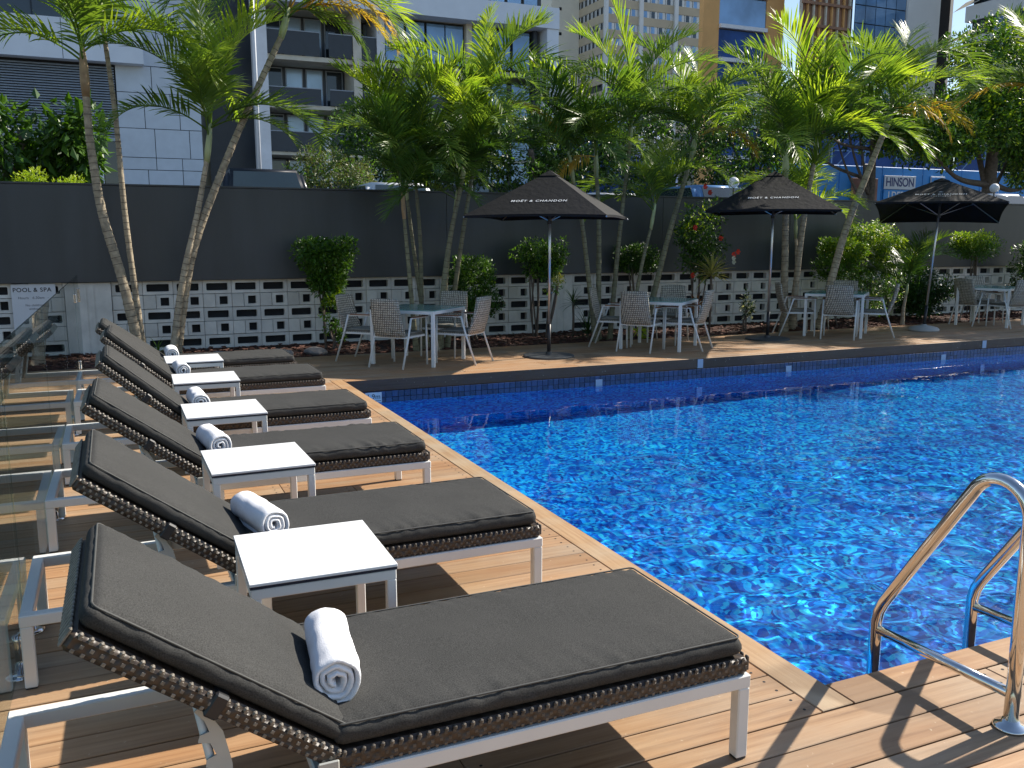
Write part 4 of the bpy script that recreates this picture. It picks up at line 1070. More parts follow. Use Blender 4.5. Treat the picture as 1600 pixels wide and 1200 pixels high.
shrub('low_shoots', 'small leafy shoots at the foot of the square topped shrub', 'plant', (2.95, 13.4, -.02), (2.95, 13.4, .48), (.28, .2, .42), 'ball', 700, .07, [('leaf_mid', .7), ('leaf_bright', .3)], .08, 14, 3, 2)
shrub('round_shrub', 'dark rounded shrub right of the first palm clump', 'shrub', (5.35, 13.7, -.02), (5.35, 13.7, .88), (.42, .36, .50), 'box', 5200, .065, [('leaf_mid', .55), ('leaf_deep', .45)], .12, 90, 3, 3, GB)
shrub('flat_topped_shrub', 'flat topped dark shrub on thin stems behind the first umbrella pole', 'shrub', (6.40, 13.6, -.02), (6.50, 13.6, 1.32), (.44, .36, .34), 'fan', 4200, .065, [('leaf_deep', .45), ('leaf_mid', .55)], .11, 80, 5, 4, GB)
shrub('small_shoots', 'straggly pale leafed shoots under the flat topped shrub', 'plant', (6.55, 13.4, -.02), (6.62, 13.4, .92), (.26, .2, .18), 'ball', 260, .06, [('leaf_mid', .6), ('leaf_cream', .4)], .08, 14, 3, 5)
shrub('hedge_block', 'clipped dark shrub between the palm trunks behind the second table', 'shrub', (8.55, 13.9, -.02), (8.6, 13.9, 1.28), (.42, .25, .26), 'box', 3000, .06, [('leaf_deep', .8), ('leaf_mid', .2)], .1, 60, 3, 6, GB)
t = shrub('hibiscus_bush', 'tall loose hibiscus bush with red flowers before the dark wall', 'shrub', (9.55, 13.4, -.02), (9.55, 13.3, 1.62), (.58, .42, .82), 'ball', 2600, .085, [('leaf_deep', .6), ('leaf_mid', .3), ('leaf_bright', .1)], .16, 60, 5, 7, GB)
def flower(parent, p, s, mat='petal_red'):
    g = G(); rnd = random.Random(int(p[0] * 1000))
    for k in range(6):
        a = 2 * math.pi * k / 6 + rnd.uniform(-.2, .2); d = Vector((math.cos(a), -.55, math.sin(a))); n_ = Vector((-math.sin(a), 0, math.cos(a)))
        g.add([(0, 0, 0), tuple(d * s * .7 + n_ * s * .42), tuple(d * s * 1.1), tuple(d * s * .7 - n_ * s * .42)], [(0, 1, 2), (0, 2, 3)])
    g.obj('flower', mat, parent, loc=p)
for p in ((-.38, -.4, 1.86), (-.08, -.38, 2.46), (-.18, -.38, 2.56), (.45, -.42, 1.39), (.54, -.42, 1.44), (-.41, -.42, 1.04), (.17, -.4, 1.68)): flower(t, p, .05)
for p in ((.46, -.42, 1.26), (.42, -.46, 1.33)): flower(t, p, .045, 'petal_white')
def rosette(name, label, cat, base, h, n, L, w, mat, seed, arch=.5, group=None, stem=.02):
    rnd = random.Random(seed); t = thing(name, label, cat, base, 0, group)
    G().tube([(0, 0, 0), (.01, 0, h * .5), (0, 0, h)], stem, 7).obj('stem', 'tree_bark', t, True)
    lm = []
    for v in range(3):
        g = G(); m = 6; d = Vector((1, 0, .55 - .1 * v)).normalized(); c = Vector((0, 0, 0)); wv = Vector((0, 1, 0)); o = 0
        for j in range(m):
            ww = w * (.5 + .5 * math.sin(math.pi * (j + .6) / m)) * (1 - (j / m) ** 3); g.v += [tuple(c - wv * ww + Vector((0, 0, ww * .5))), tuple(c), tuple(c + wv * ww + Vector((0, 0, ww * .5)))]
            c = c + d * L / m; d = (d + Vector((0, 0, -arch * .35))).normalized()
        g.v.append(tuple(c))
        for j in range(m - 1): a = 3 * j; g.f += [(a, a + 1, a + 4, a + 3), (a + 1, a + 2, a + 5, a + 4)]
        a = 3 * (m - 1); g.f += [(a, a + 1, a + 3), (a + 1, a + 2, a + 3)]
        lm.append(g.mesh('leaf', mat))
    for i in range(n):
        u = i / n; inst('leaf', lm[i % 3], t, (0, 0, h - .05 * u), (0, R(-58 + 95 * u + rnd.uniform(-8, 8)), i * 2.4 + rnd.uniform(-.2, .2)), (rnd.uniform(.8, 1.1),) * 3)
    return t
rosette('dracaena', 'spiky yellow striped dracaena on a stem beside the hibiscus', 'plant', (9.45, 12.85, -.02), 1.08, 60, .44, .020, 'leaf_cream', 31, .3)
rosette('cordyline', 'thin dark spiky plant left of the second palm clump', 'plant', (6.95, 13.25, -.02), .62, 26, .30, .010, 'leaf_deep', 32, .3, 'spiky plants in the bed')
rosette('agave', 'low dark spiky plant at the foot of the second palm clump', 'plant', (7.05, 12.9, -.02), .12, 28, .46, .014, 'leaf_deep', 33, .2, 'spiky plants in the bed')
rosette('bromeliad', 'reddish golden bromeliad between the second table and dracaena', 'plant', (9.35, 13.1, -.02), .46, 26, .36, .016, 'leaf_red', 34, .35)
rosette('spider_plant', 'small grassy tuft at the foot of the two leftmost palms', 'plant', (.42, 13.5, -.02), .1, 22, .26, .008, 'leaf_mid', 35, .5)
shrub('lime_seedling', 'little lime green plant in the mulch behind the second table', 'plant', (7.95, 12.72, -.02), (7.95, 12.72, .10), (.12, .1, .09), 'ball', 60, .12, [('leaf_bright', 1)], .06, 6, 1, 8)
shrub('white_flowered_plant', 'small plant with white blooms right of the second table', 'plant', (10.35, 12.95, -.02), (10.35, 12.95, .45), (.14, .12, .26), 'ball', 260, .08, [('leaf_deep', .6), ('petal_white', .4)], .07, 10, 2, 9)
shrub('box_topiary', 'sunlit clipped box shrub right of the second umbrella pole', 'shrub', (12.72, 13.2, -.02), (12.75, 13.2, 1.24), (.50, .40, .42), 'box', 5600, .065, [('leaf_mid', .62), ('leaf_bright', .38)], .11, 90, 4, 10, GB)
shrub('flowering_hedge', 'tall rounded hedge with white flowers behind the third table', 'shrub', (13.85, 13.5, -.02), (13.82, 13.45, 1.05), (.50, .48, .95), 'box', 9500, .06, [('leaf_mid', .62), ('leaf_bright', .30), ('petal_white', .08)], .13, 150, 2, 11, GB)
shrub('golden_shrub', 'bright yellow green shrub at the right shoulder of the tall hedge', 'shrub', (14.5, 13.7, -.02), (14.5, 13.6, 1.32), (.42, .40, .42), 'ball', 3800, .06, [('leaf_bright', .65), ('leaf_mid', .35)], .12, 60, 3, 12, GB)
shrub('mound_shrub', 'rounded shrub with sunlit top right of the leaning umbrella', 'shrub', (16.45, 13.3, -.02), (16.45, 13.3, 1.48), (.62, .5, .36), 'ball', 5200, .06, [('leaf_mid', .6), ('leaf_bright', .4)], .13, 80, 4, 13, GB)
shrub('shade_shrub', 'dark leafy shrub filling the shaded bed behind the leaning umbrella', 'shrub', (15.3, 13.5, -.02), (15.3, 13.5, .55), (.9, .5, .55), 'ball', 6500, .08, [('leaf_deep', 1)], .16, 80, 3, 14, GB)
shrub('edge_shrub', 'dark shrub at the right edge of the photo before the wall', 'shrub', (18.6, 13.5, -.02), (18.6, 13.5, .95), (.7, .5, .85), 'ball', 6500, .07, [('leaf_deep', .8), ('leaf_mid', .2)], .15, 80, 3, 15, GB)

def tree(name, label, base, blobs, n, leaf, mats, seed, trunk_r=.16, group='trees beyond the wall', limbs=6, droop=0, k=30, cr=.5):
    rnd = random.Random(seed); t = thing(name, label, 'tree', base, 0, group)
    allp = []
    for (x, y, z, rx, ry, rz) in blobs:
        for _ in range(k):
            while True:
                u = [rnd.uniform(-1, 1) for _ in range(3)]
                if .25 < sum(q * q for q in u) < 1: break
            allp.append((x - base[0] + u[0] * rx, y - base[1] + u[1] * ry, z - base[2] + u[2] * rz, cr * rnd.uniform(.55, 1.2)))
    for m, share in mats:
        g = G(); sub = [p for p in allp if rnd.random() < .8]; leaf_cloud(g, sub, int(n * share), leaf, rnd, droop); g.obj('crown', m, t)
    tg = G(); b0 = blobs[0]; top = Vector((b0[0] - base[0], b0[1] - base[1], b0[2] - base[2]))
    tg.tube(spline([(0, 0, 0), tuple(top * .45 + Vector((.15, 0, 0))), tuple(top)], 6), [trunk_r * (1.2 - .6 * i / 12) for i in range(13)], 9); tg.obj('trunk', 'tree_bark', t, True)
    for i in range(limbs):
        q = rnd.choice(allp); a = top * rnd.uniform(.3, .75); e = Vector(q[:3]); mid = a.lerp(e, .5) + Vector((0, 0, -.1 * (e - a).length))
        G().tube(spline([tuple(a), tuple(mid), tuple(e)], 5), [trunk_r * .5 * (1 - .75 * j / 10) for j in range(11)], 6).obj('limb', 'tree_bark', t, True)
    return t
SG = 1.2
tree('umbrella_tree', 'glossy big leafed tree behind the wall at the far left', (-1.5, 17.2, SG), [(-1.35, 16.9, 3.4, .75, .6, .75), (-.6, 16.9, 3.3, .5, .5, .55), (-2.3, 17, 3.6, .7, .7, .8)], 2600, .24, [('leaf_deep', .3), ('leaf_mid', .7)], 41, .07, droop=.6, k=20, cr=.3)
tree('lime_bush_tree', 'small lime green bush peeping over the wall at the far left', (-.95, 15.6, SG), [(-.95, 15.6, 2.42, .55, .35, .22)], 2400, .06, [('leaf_bright', 1)], 42, .03, k=26, cr=.16, limbs=2)
tree('dusty_tree', 'small dusty green tree between the dark car and white car', (4.4, 20.5, SG), [(4.5, 20.5, 2.9, .9, .7, .75)], 5200, .09, [('leaf_dusty', .7), ('leaf_mid', .3)], 43, .06, k=40, cr=.3)
tree('street_tree', 'dark leafy tree behind the palms above the white car', (6.6, 22.5, SG), [(6.6, 22.5, 3.9, 1.5, 1.2, 1.2), (8.2, 22.5, 3.8, 1.2, 1, 1.1)], 9500, .15, [('leaf_deep', .7), ('leaf_mid', .3)], 44, .12, k=45, cr=.45)
tree('street_tree', 'dark leafy tree behind the first umbrella top', (10.6, 22, SG), [(10.2, 22, 4.0, 1.5, 1.2, 1.3), (12.0, 22.4, 4.0, 1.3, 1, 1.2)], 9500, .15, [('leaf_deep', .75), ('leaf_mid', .25)], 45, .12, k=45, cr=.45)
tree('street_tree', 'dark leafy tree above the blue car behind the red hibiscus', (14.8, 23, SG), [(14.4, 23, 4.2, 1.5, 1.2, 1.3), (16.6, 23, 4.3, 1.5, 1.2, 1.4)], 9500, .15, [('leaf_deep', .7), ('leaf_mid', .3)], 46, .12, k=45, cr=.45)
tree('street_tree', 'dark tree behind the second umbrella and the ringed palms', (19.2, 24, SG), [(19, 24, 4.8, 1.6, 1.2, 1.4)], 6000, .16, [('leaf_deep', .7), ('leaf_mid', .3)], 47, .12, k=40, cr=.5)
tree('street_tree', 'dark leafy tree in front of the blue hoarding left of the big tree', (25.2, 25, SG), [(25.2, 25, 6.2, 2.4, 1.6, 1.2), (22.6, 25, 6.0, 1.6, 1.3, 1.2)], 11000, .17, [('leaf_deep', .6), ('leaf_mid', .4)], 49, .14, k=50, cr=.5)
tree('fig_tree', 'big dense tree with sunlit top at the right edge of the photo', (30.6, 24.5, SG), [(30.8, 24.5, 7.6, 2.6, 2.2, 2.0), (33.5, 24.5, 6.8, 2.6, 2.2, 2.4), (29.6, 24.5, 5.9, 1.7, 2, 1.2), (26.8, 24, 5.4, 2.1, 1.6, .8), (33.5, 24, 5.0, 2.2, 2, 1.3)], 42000, .20, [('leaf_deep', .35), ('leaf_mid', .47), ('leaf_bright', .18)], 48, .26, k=46, cr=.75, limbs=10)

tree('added_shade_tree', 'broad unseen tree added at the deck end to shade the far deck', (19.6, 12.0, -.02), [(19.4, 11.9, 4.6, 1.5, 1.2, 1.5), (18.9, 12.1, 3.2, .9, .8, .6)], 9000, .14, [('leaf_deep', .5), ('leaf_mid', .5)], 51, .12, k=45, cr=.4, group='unseen trees added for deck shade')  # out of view, put here so its crown shades the far deck
tree('added_shade_tree', 'taller unseen tree added farther right to shade the far deck', (23.5, 12.4, -.02), [(23.4, 12.3, 7.2, 1.8, 1.4, 2.0)], 9000, .15, [('leaf_deep', .5), ('leaf_mid', .5)], 52, .14, k=45, cr=.45, group='unseen trees added for deck shade')  # added higher and farther out to lengthen the deck shade
# ------------------------------------------------------------------ street: cars, lamps, hoarding
def car(label, x, y, paint, h=1.45, w=1.78, L=4.3, rz=0, name='parked_car', roof=.74):
    t = thing(name, label, 'car', (x, y, SG + .004), R(rz), 'cars parked behind the wall')
    hw, hl = w / 2, L / 2; bz = h * .60
    bm = bmesh.new(); bmesh.ops.create_cube(bm, size=1)
    for v in bm.verts: v.co = Vector((v.co.x * w, v.co.y * L, v.co.z * (bz - .28) + (bz + .28) / 2)); 
    bmesh.ops.bevel(bm, geom=list(bm.edges), offset=.16, segments=3, affect='EDGES')
    me = bpy.data.meshes.new('body'); bm.to_mesh(me); bm.free(); me.materials.append(MATS[paint]); me.polygons.foreach_set('use_smooth', [True] * len(me.polygons)); inst('body', me, t)
    y0, y1, q0, q1 = -hl * .55, hl * .72, -hl * .28, hl * .52; a, b = hw * .90, hw * roof
    bm = bmesh.new(); vs = [bm.verts.new(p) for p in ((-a, y0, bz - .04), (a, y0, bz - .04), (a, y1, bz - .04), (-a, y1, bz - .04), (-b, q0, h), (b, q0, h), (b, q1, h), (-b, q1, h))]
    for f in ((0, 3, 2, 1), (4, 5, 6, 7), (0, 1, 5, 4), (1, 2, 6, 5), (2, 3, 7, 6), (3, 0, 4, 7)): bm.faces.new([vs[i] for i in f])
    bmesh.ops.bevel(bm, geom=list(bm.edges), offset=.10, segments=4, affect='EDGES')
    me = bpy.data.meshes.new('cabin'); bm.to_mesh(me); bm.free(); me.materials.append(MATS[paint]); me.polygons.foreach_set('use_smooth', [True] * len(me.polygons)); cb = inst('cabin', me, t)
    def pane(P, nm):
        P = [Vector(p) for p in P]; n = (P[1] - P[0]).cross(P[2] - P[0]).normalized() * .012; c = sum(P, Vector()) / 4
        g = G(); g.add([tuple(c + (p - c) * .80 + n) for p in P] + [tuple(c + (p - c) * .80 - n * .6) for p in P], [(0, 1, 2, 3), (7, 6, 5, 4), (0, 4, 5, 1), (1, 5, 6, 2), (2, 6, 7, 3), (3, 7, 4, 0)]); g.obj(nm, 'car_glass', cb)
    pane([(-a, y0, bz), (a, y0, bz), (b, q0, h), (-b, q0, h)], 'windscreen'); pane([(a, y1, bz), (-a, y1, bz), (-b, q1, h), (b, q1, h)], 'rear_window')
    pane([(a, y0, bz), (a, y1, bz), (b, q1, h), (b, q0, h)], 'side_window'); pane([(-a, y1, bz), (-a, y0, bz), (-b, q0, h), (-b, q1, h)], 'side_window')
    wm = G().prism([(.31 * math.cos(k * math.pi / 9), .31 + .31 * math.sin(k * math.pi / 9)) for k in range(18)], 'x', -.1, .1)
    wm = wm.mesh('wheel', 'tyre')
    for sx in (-1, 1):
        for sy in (-1, 1): inst('wheel', wm, t, (sx * (hw - .1), sy * hl * .62, 0))
    return t
car('dark car parked behind the wall between the leftmost palms and hotel', 2.72, 18.9, 'car_dark', 1.80, 1.9, 4.6, roof=.78)
car('white car whose roof shows behind the first palm clump', 5.55, 19.2, 'car_white', 1.62, 1.8)
car('silver white car roof showing right of the first umbrella', 10.75, 19.0, 'car_white', 1.50, 1.8)
car('glossy blue car behind the wall left of the second umbrella', 13.6, 18.9, 'car_blue', 1.74, 2.0, roof=.7)
car('white van like car behind the third umbrella at the right edge', 24.2, 19.2, 'car_white', 1.75, 1.9)
for (x, y, z, lab) in ((13.65, 17.8, 2.98, 'white globe lamp on a short post beside the blue car'), (23.5, 18.5, 3.1, 'white globe lamp on a short post at the right by the big tree')):
    t = thing('globe_lamp', lab, 'lamp', (x, y, SG), 0, 'globe lamps along the street wall')
    G().tube([(0, 0, 0), (0, 0, z - SG - .1)], .02, 8).obj('post', 'dark_plastic', t)
    bm = bmesh.new(); bmesh.ops.create_uvsphere(bm, u_segments=20, v_segments=12, radius=.13); me = bpy.data.meshes.new('globe'); bm.to_mesh(me); bm.free(); me.materials.append(MATS['lamp_white'])
    me.polygons.foreach_set('use_smooth', [True] * len(me.polygons)); inst('globe', me, t, (0, 0, z - SG))
t = thing('street_pole', 'tall slim white pole in front of the hotel left of the balconies', 'pole', (4.55, 31.5, SG))
G().tube([(0, 0, 0), (0, 0, 14)], .055, 12).obj('shaft', 'concrete_white', t, True)
def hoarding():
    t = thing('site_hoarding', 'blue construction hoarding along the street at the right', 'fence', (36, 32, SG))
    for i in range(15):
        x = -9.5 + i * 1.3; G().cbox((x + .01, -.04, 0), (x + 1.29, 0, 1.55), .008).obj('panel', 'hoarding_deep', t); 
        G().cbox((x + .01, -.05, 1.72), (x + 1.29, -.01, 3.75), .02).obj('banner', 'hoarding_blue', t)
    G().box((-9.5, -.06, 1.57), (10, .0, 1.70)).obj('rail', 'concrete_white', t)
    def board(x, z, w, h, nm, mat='sign_white'): return G().cbox((x - w / 2, -.11, z - h / 2), (x + w / 2, -.08, z + h / 2), .004).obj(nm, mat, t)
    b = board(-1.9, 3.05, 2.0, .62, 'sign_board'); text('lettering', 'HINSON', .56, 'ink_blue', b, (-1.9, -.114, 3.05), (R(90), 0, 0), .001, .95, sx=.88, bold=.012)
    b = board(-1.9, 2.42, 2.0, .56, 'sign_board', 'hoarding_blue'); text('lettering', 'LDERS', .48, 'white_letter', b, (-2.0, -.114, 2.44), (R(90), 0, 0), .001, .98, sx=.95, bold=.008)
    board(-1.9, 2.06, 2.0, .10, 'sign_strip')
    b = board(.55, 2.65, .95, 1.5, 'sign_board'); c = G().cbox((.13, -.125, 1.95), (.97, -.1115, 3.35), .003).obj('sign_face', 'hoarding_blue', b); text('lettering', '95', .55, 'white_letter', b, (.55, -.13, 2.3), (R(90), 0, 0), .001, 1, bold=.008)
    b = board(4.2, 2.45, 1.3, .75, 'sign_board'); c = G().cbox((3.6, -.125, 2.12), (4.8, -.1115, 2.78), .003).obj('sign_face', 'hoarding_blue', b); text('lettering', 'H', .5, 'white_letter', b, (3.85, -.13, 2.45), (R(90), 0, 0), .001, 1, bold=.01)
    G().cbox((-4.9, -.12, 1.9), (-3.3, -.08, 3.2), .01).obj('graphic_board', 'sign_brown', t)
    G().cbox((-4.6, -.5, -.2), (-4.1, -.42, 3.8), .01).obj('post', 'dark_plastic', t)
M('ink_blue', (.015, .03, .16), .5, .0); M('sign_brown', (.30, .14, .10), .6, .3, 1.6)
hoarding()
def scaffold(name, label, x0, x1, y, z0, z1, bay, lift, mesh_mat, cat='scaffolding'):
    t = thing(name, label, cat, ((x0 + x1) / 2, y, z0)); cx = (x0 + x1) / 2
    nx = max(1, round((x1 - x0) / bay)); nz = max(1, round((z1 - z0) / lift))
    for i in range(nx + 1):
        x = x0 - cx + (x1 - x0) * i / nx; G().bar((x, 0, 0), (x, 0, z1 - z0), .09).obj('standard', 'scaff_tube', t)
    for k in range(nz):
        z = (k + 1) * lift; G().bar((x0 - cx, -.1, z), (x1 - cx, -.1, z), .07).obj('ledger', 'scaff_tube', t); G().bar((x0 - cx, -.1, z - lift * .5), (x1 - cx, -.1, z - lift * .5), .05).obj('guard_rail', 'scaff_tube', t)
        for i in range(nx):
            xa = x0 - cx + (x1 - x0) * i / nx; xb = xa + (x1 - x0) / nx
            if (i + k) % 2 == 0: G().bar((xa, -.14, z - lift), (xb, -.14, z), .05).obj('brace', 'scaff_tube', t)
            G().box((xa + .05, .15, z - lift + .05), (xb - .05, .17, z - .08)).obj('mesh_sheet', mesh_mat, t)
    return t
M('scaff_tube', (.16, .28, .50), .5, .1, metal=.2)
scaffold('scaffold', 'blue meshed scaffolding rising behind the street hoarding', 30, 46, 37, 1.2, 7.2, 2.4, 2.0, 'scaffold_blue')

# ------------------------------------------------------------------ buildings
FY = 60.0
def left_building():
    t = thing('panelled_building', 'blue grey panelled building with louvre bank at the left', 'building', (0, FY, SG))
    def P(x, y, z): return (x, y - FY, z - SG)
    def b(n, m, x0, y0, z0, x1, y1, z1, c=0): 
        g = G(); (g.cbox if c else g.box)(P(x0, y0, z0), P(x1, y1, z1)); return g.obj(n, m, t)
    b('wall', 'panel_joint', -18, FY + .12, 1.2, 5.24, FY + 12, 30)
    zs = [1.2, 2.3, 3.2, 4.05, 4.86, 5.79, 6.52, 8.24, 9.57, 10.33, 11.9, 13.2, 14.0, 15.6, 16.4, 18, 19, 20.6, 21.6, 23.4, 25]
    rnd = random.Random(4)
    for a, c in zip(zs[:-1], zs[1:]):
        x = .5
        while x < 5.2:
            w = rnd.choice([1.0, 1.5, 2.0, 2.4]) ; e = x + w
            if e > 4.5: e = 5.26
            b('wall_panel', 'blue_panel', x + .02, FY - .02 + rnd.uniform(0, .02), a + .02, e - .02, FY + .12, c - .02); x = e
    f = b('fascia', 'pale_fascia', -18, FY - .9, 11.85, 2.1, FY + .1, 14.1)
    for x in (-2.2, -6, -10): b('fascia_joint', 'panel_joint', x, FY - .905, 11.87, x + .03, FY - .9, 14.08)
    b('glazing', 'glass_dark', -18, FY - .1, 14.1, .48, FY + .05, 19); b('fascia', 'pale_fascia', -18, FY - .9, 19, 2.1, FY + .1, 20.5); b('glazing', 'glass_dark', -18, FY - .1, 20.5, .48, FY + .05, 26)
    for i in range(9): b('mullion', 'panel_joint', -17 + i * 1.9, FY - .16, 14.12, -16.92 + i * 1.9, FY - .1, 18.98)
    lv = b('louvre_back', 'dark_void', -18, FY + .02, 7.6, .46, FY + .1, 11.85); lo = G(); z = 7.7
    m = G().add([(-9.2, -.12, 0), (9.2, -.12, 0), (9.2, 0, .085), (-9.2, 0, .085), (-9.2, -.12, -.02), (9.2, -.12, -.02), (9.2, 0, .065), (-9.2, 0, .065)], [(0, 1, 2, 3), (7, 6, 5, 4), (0, 4, 5, 1), (1, 5, 6, 2), (2, 6, 7, 3), (3, 7, 4, 0)]).mesh('slat', 'louvre_grey')
    while z < 11.7: inst('slat', m, lv, P(-8.77, FY - .0, z)); z += .145
    b('lower_wall', 'glass_dark', -18, FY - .02, 1.2, -1.2, FY + .1, 7.55); b('lintel', 'louvre_grey', -18, FY - .2, 7.4, .48, FY + .05, 7.62)
    b('column', 'concrete_white', -1.15, FY - .15, 1.2, -.5, FY + .1, 7.4); b('lower_wall', 'glass_dark', -.45, FY + .0, 1.2, .48, FY + .1, 7.4)
    b('pier', 'concrete_beige', 5.27, FY + .3, 9.5, 5.85, FY + 2, 30)
left_building()
def hotel():
    t = thing('hotel_building', 'hotel with recessed balconies and pale fascia across the street', 'building', (19, FY, SG))
    def P(x, y, z): return (x - 19, y - FY, z - SG)
    def b(n, m, x0, y0, z0, x1, y1, z1, par=None): return G().box(P(x0, y0, z0), P(x1, y1, z1)).obj(n, m, par or t)
    b('back_wall', 'balustrade_dark', 5.9, FY + 2.6, 1.2, 29.4, FY + 14, 17)
    b('column', 'concrete_white', 8.5, FY - .3, 1.2, 9.4, FY + .4, 30)
    floors = [(4.0, 4.25), (7.0, 7.2), (9.95, 10.2), (12.95, 13.25)]
    for z0, z1 in floors: b('slab', 'concrete_beige', 9.4, FY + .1, z0, 29.3, FY + 2.6, z1)
    piers = [(12.8, 13.35, 'concrete_white', 1.2, 8.5), (14.95, 15.5, 'concrete_beige', 1.2, 16.2), (16.55, 17.1, 'concrete_white', 10, 16.2), (22.9, 23.3, 'concrete_beige', 1.2, 16.2), (28.0, 28.3, 'balustrade_dark', 1.2, 16.2)]
    for x0, x1, m, z0, z1 in piers: b('pier', m, x0, FY - .12, z0, x1, FY + 2.55, z1)
    for (z0, z1) in ((4.27, 5.4), (7.22, 8.45), (10.22, 11.2), (13.27, 14.7)):
        for x0, x1 in ((9.42, 12.78), (13.37, 14.93), (15.52, 16.53), (17.12, 19.9), (20.0, 22.88)):
            if z0 > 13 and x0 > 17: continue
            b('balustrade', 'balustrade_dark', x0, FY - .02, z0, x1, FY + .05, z1)
            b('handrail', 'louvre_grey', x0, FY - .05, z1 + .005, x1, FY + .08, z1 + .06)
    # window walls at the back of the balconies
    for z0, z1 in ((1.5, 3.9), (4.4, 6.9), (7.4, 9.85), (10.4, 12.85), (13.4, 16.1)):
        x = 9.6
        while x < 28:
            w = 1.15; f = b('window', 'louvre_grey', x, FY + 2.5, z0, x + w, FY + 2.59, z1)
            m = 'glass_pale' if (int(x * 3 + z0) % 3) else 'glass_dark'
            b('pane', m, x + .07, FY + 2.46, z0 + .07, x + w - .07, FY + 2.5, z1 - .07, f); x += 1.35
    for x0 in (17.2, 18.65, 20.1, 21.45, 23.4, 25.0, 26.5):   # big blue glazing on the top storey
        f = b('window', 'panel_joint', x0, FY + .3, 13.4, x0 + 1.38, FY + .42, 16.1); b('pane', 'glass_blue', x0 + .06, FY + .25, 13.46, x0 + 1.32, FY + .3, 16.04, f)
    for x0 in (24.6, 26.4):
        for z0 in (5.5, 9.5): f = b('window', 'panel_joint', x0, FY + .3, z0, x0 + 1.5, FY + .42, z0 + 3); b('pane', 'glass_blue', x0 + .06, FY + .25, z0 + .06, x0 + 1.44, FY + .3, z0 + 2.94, f)
    b('fascia', 'pale_fascia', 8.9, FY - 1.2, 16.2, 29.5, FY + .1, 17.6)
    b('end_wall', 'pale_fascia', 28.6, FY - 1.1, 1.2, 29.5, FY + 2.6, 16.2)
    b('roof_slab', 'concrete_beige', 8.9, FY + .1, 16.2, 29.4, FY + 14, 16.5)
    b('upper_wall', 'pale_fascia', 8.9, FY + 1.2, 17.6, 22.5, FY + 13, 30)
    b('upper_wall', 'balustrade_dark', 22.5, FY + 1.4, 16.5, 29.3, FY + 13, 20.2)
    for x0 in (22.6, 23.9, 25.2, 26.5, 27.8): f = b('window', 'panel_joint', x0, FY + 1.3, 17.7, x0 + 1.2, FY + 1.4, 20.0); b('pane', 'glass_blue', x0 + .08, FY + 1.25, 17.78, x0 + 1.12, FY + 1.3, 19.92, f)
hotel()
def tower():
    X0, X1, Y0 = 93.0, 118.4, 165.0
    t = thing('office_tower', 'tall beige tower with white piers and rows of windows', 'tower', (105, Y0, SG))
    def P(x, y, z): return (x - 105, y - Y0, z - SG)
    def b(n, m, x0, y0, z0, x1, y1, z1, par=None): return G().box(P(x0, y0, z0), P(x1, y1, z1)).obj(n, m, par or t)
    b('wall', 'glass_dark', X0 + .35, Y0 + .35, 1.2, X1, Y0 + 28, 70)
    b('lift_shaft', 'tower_cream', 86.4, Y0 + 11, 1.2, X0 - .02, Y0 + 26, 74)
    for z in range(24, 70, 5):
        b('vent', 'dark_void', 88.2, Y0 + 10.95, z, 88.8, Y0 + 11, z + .6)
    piers = [X0, 101.4, 109.9, 118.4]
    for x in piers: b('pier', 'tower_white', x - .45 if x > X0 else x - .02, Y0 - .5, 1.2, x + .45 if x > X0 else x + .6, Y0 + .4, 70)
    z = 22.2; k = 0
    pm = {}
    while z < 69:
        b('spandrel', 'tower_beige', X0 + .62, Y0 - .02, z - 1.3, X1 - .46, Y0 + .36, z + .3)
        b('spandrel', 'tower_beige', X0 - .02, Y0 + .42, z - 1.3, X0 + .34, Y0 + 10.95, z + .3)
        if 33 < z < 55:
            for a, c in zip(piers[:-1], piers[1:]):
                lo = a + (.62 if a == X0 else .5); w = (c - .5 - lo) / 4
                for i in range(4):
                    f = b('window', 'tower_white', lo + i * w + .08, Y0 + .12, z + .31, lo + (i + 1) * w - .08, Y0 + .3, z + 1.68); b('pane', 'glass_blue' if (i + k) % 3 else 'glass_dark', lo + i * w + .3, Y0 + .08, z + .36, lo + (i + 1) * w - .75, Y0 + .12, z + 1.62, f)
            for i in range(6):
                y = Y0 + .8 + i * 1.7; f = b('window', 'tower_white', X0 + .1, y, z + .31, X0 + .3, y + 1.4, z + 1.68); b('pane', 'glass_dark', X0 + .05, y + .15, z + .36, X0 + .1, y + 1.0, z + 1.62, f)
        z += 3.0; k += 1
tower()
def blue_dome():
    o = G().lathe([(9, 0), (9, 8), (8.2, 11), (6, 13.2), (3, 14.3), (.2, 14.6)], (0, 0, 0), 28).obj('round_blue_roof', 'scaffold_blue', None, True, (55.5, 98, 1.2))
    tag(o, 'dark blue rounded roof showing through the palms below the tower', 'roof')
blue_dome()
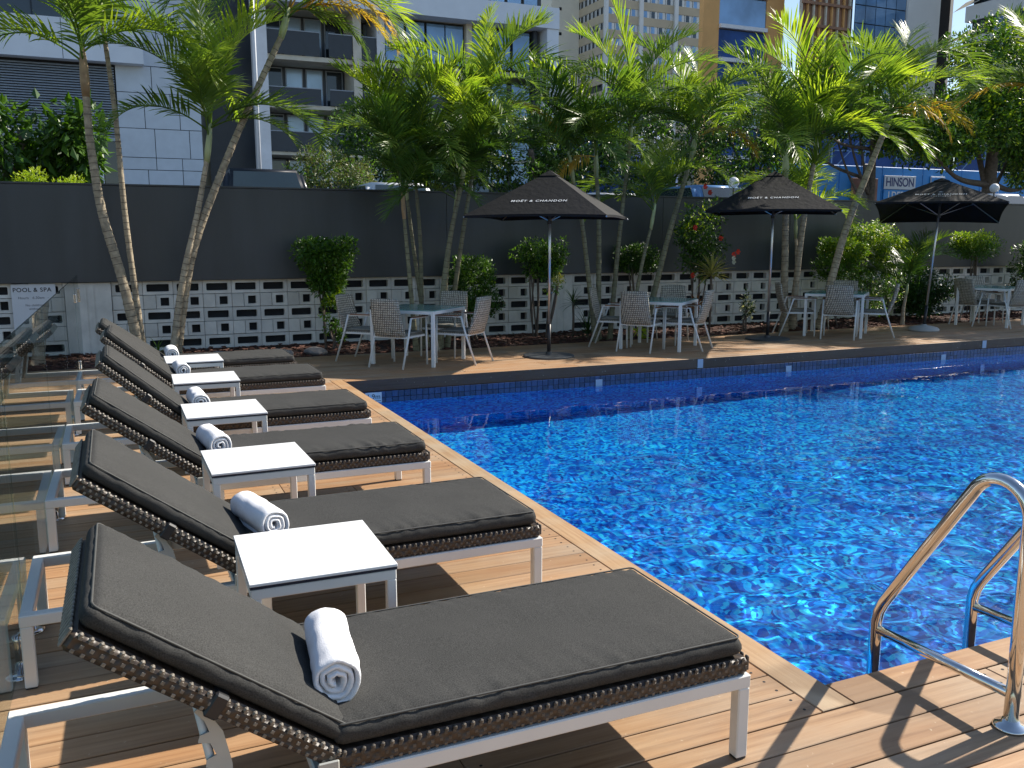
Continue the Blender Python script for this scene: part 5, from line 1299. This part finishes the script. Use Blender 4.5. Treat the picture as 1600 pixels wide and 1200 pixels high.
def site_buildings():
    Y0 = 70.0
    def mk(n, lab, cat, x0, x1, y0, y1, z1, mat):
        t = thing(n, lab, cat, ((x0 + x1) / 2, y0, SG)); cx = (x0 + x1) / 2; k = y1 / y0
        G().prism([(x0 - cx, 0), (x1 - cx, 0), (x1 * k - cx + .5, y1 - y0), (x0 * k - cx + .5, y1 - y0)], 'z', 0, z1 - SG).obj('wall', mat, t); return t
    t = mk('orange_building', 'orange rendered building side behind the central palms', 'building', 51.3, 60.7, Y0 + 3, 84, 44, 'brown_lattice')
    for x0, x1 in ((-4.7, -2.9), (2.6, 4.7)): G().box((x0, -.6, 0), (x1, .05, 42)).obj('orange_pier', 'orange_render', t)
    for k in range(14):
        z = 2 + k * 3; G().box((-2.88, -.9, z), (2.58, -.02, z + .35)).obj('floor_slab', 'concrete_white', t); G().box((-2.88, -.5, z + .36), (2.58, -.45, z + 2.9)).obj('mesh_sheet', 'scaffold_blue' if k % 3 else 'glass_blue', t)
    t = mk('brown_building', 'brown lattice fronted building behind the right palms', 'building', 60.9, 67.1, Y0 + .5, 84, 44, 'brown_lattice')
    for i in range(9): G().box((-3.1 + i * .75, -.3, 0), (-2.95 + i * .75, -.05, 42)).obj('fin', 'orange_render' if i % 2 else 'concrete_beige', t)
    for k in range(20): G().box((-3.1, -.42, 2 + k * 2.05), (3.1, -.31, 2.25 + k * 2.05)).obj('band', 'brown_lattice', t)
    t = mk('glass_building', 'blue glass curtain wall building with pale end wall', 'building', 67.3, 78.4, Y0, 84, 44, 'panel_joint')
    cx = 72.85
    for i in range(5):
        for k in range(14):
            G().box((67.36 + i * 1.33 - cx, -.06, 14 + k * 1.7 - SG), (68.6 + i * 1.33 - cx, -.0, 15.6 + k * 1.7 - SG)).obj('pane', 'glass_blue', t)
    G().box((74.0 - cx, -.3, 0), (78.4 - cx, -.01, 44)).obj('end_wall', 'tower_white', t)
    mk('dark_slab_building', 'narrow dark slab edge of a building next to the sky gap', 'building', 78.45, 79.9, Y0 - .2, 84, 44, 'dark_void')
    # right-hand apartment block, long side faces the street gap
    t = thing('apartment_building', 'white apartment block with dark strip windows at the top right', 'building', (80, 58, SG)); z = 13.0; k = 0
    G().box((.6, -8, 0), (26, 9.6, 34)).obj('core', 'glass_dark', t)
    while z < 33:
        G().box((0, -8.2, z), (26, 10, z + 1.5)).obj('band', 'tower_white', t)
        for i in range(7): f = G().box((.3, -6.5 + i * 2.3, z + 1.55), (.6, -4.6 + i * 2.3, z + 2.95)).obj('window', 'panel_joint', t); G().box((.26, -6.4 + i * 2.3, z + 1.62), (.3, -4.7 + i * 2.3, z + 2.88)).obj('pane', 'glass_blue' if i % 2 else 'glass_dark', f)
        G().add([(-.5, 8.2, z + 1.6), (1.2, 12.6, z + 1.6), (3, 12.6, z + 2.8), (1.4, 8.2, z + 2.8)], [(0, 1, 2, 3), (3, 2, 1, 0)]).obj('balcony_roof', 'concrete_beige', t)
        z += 3.0; k += 1
    # low street wall building below the hotel
site_buildings()
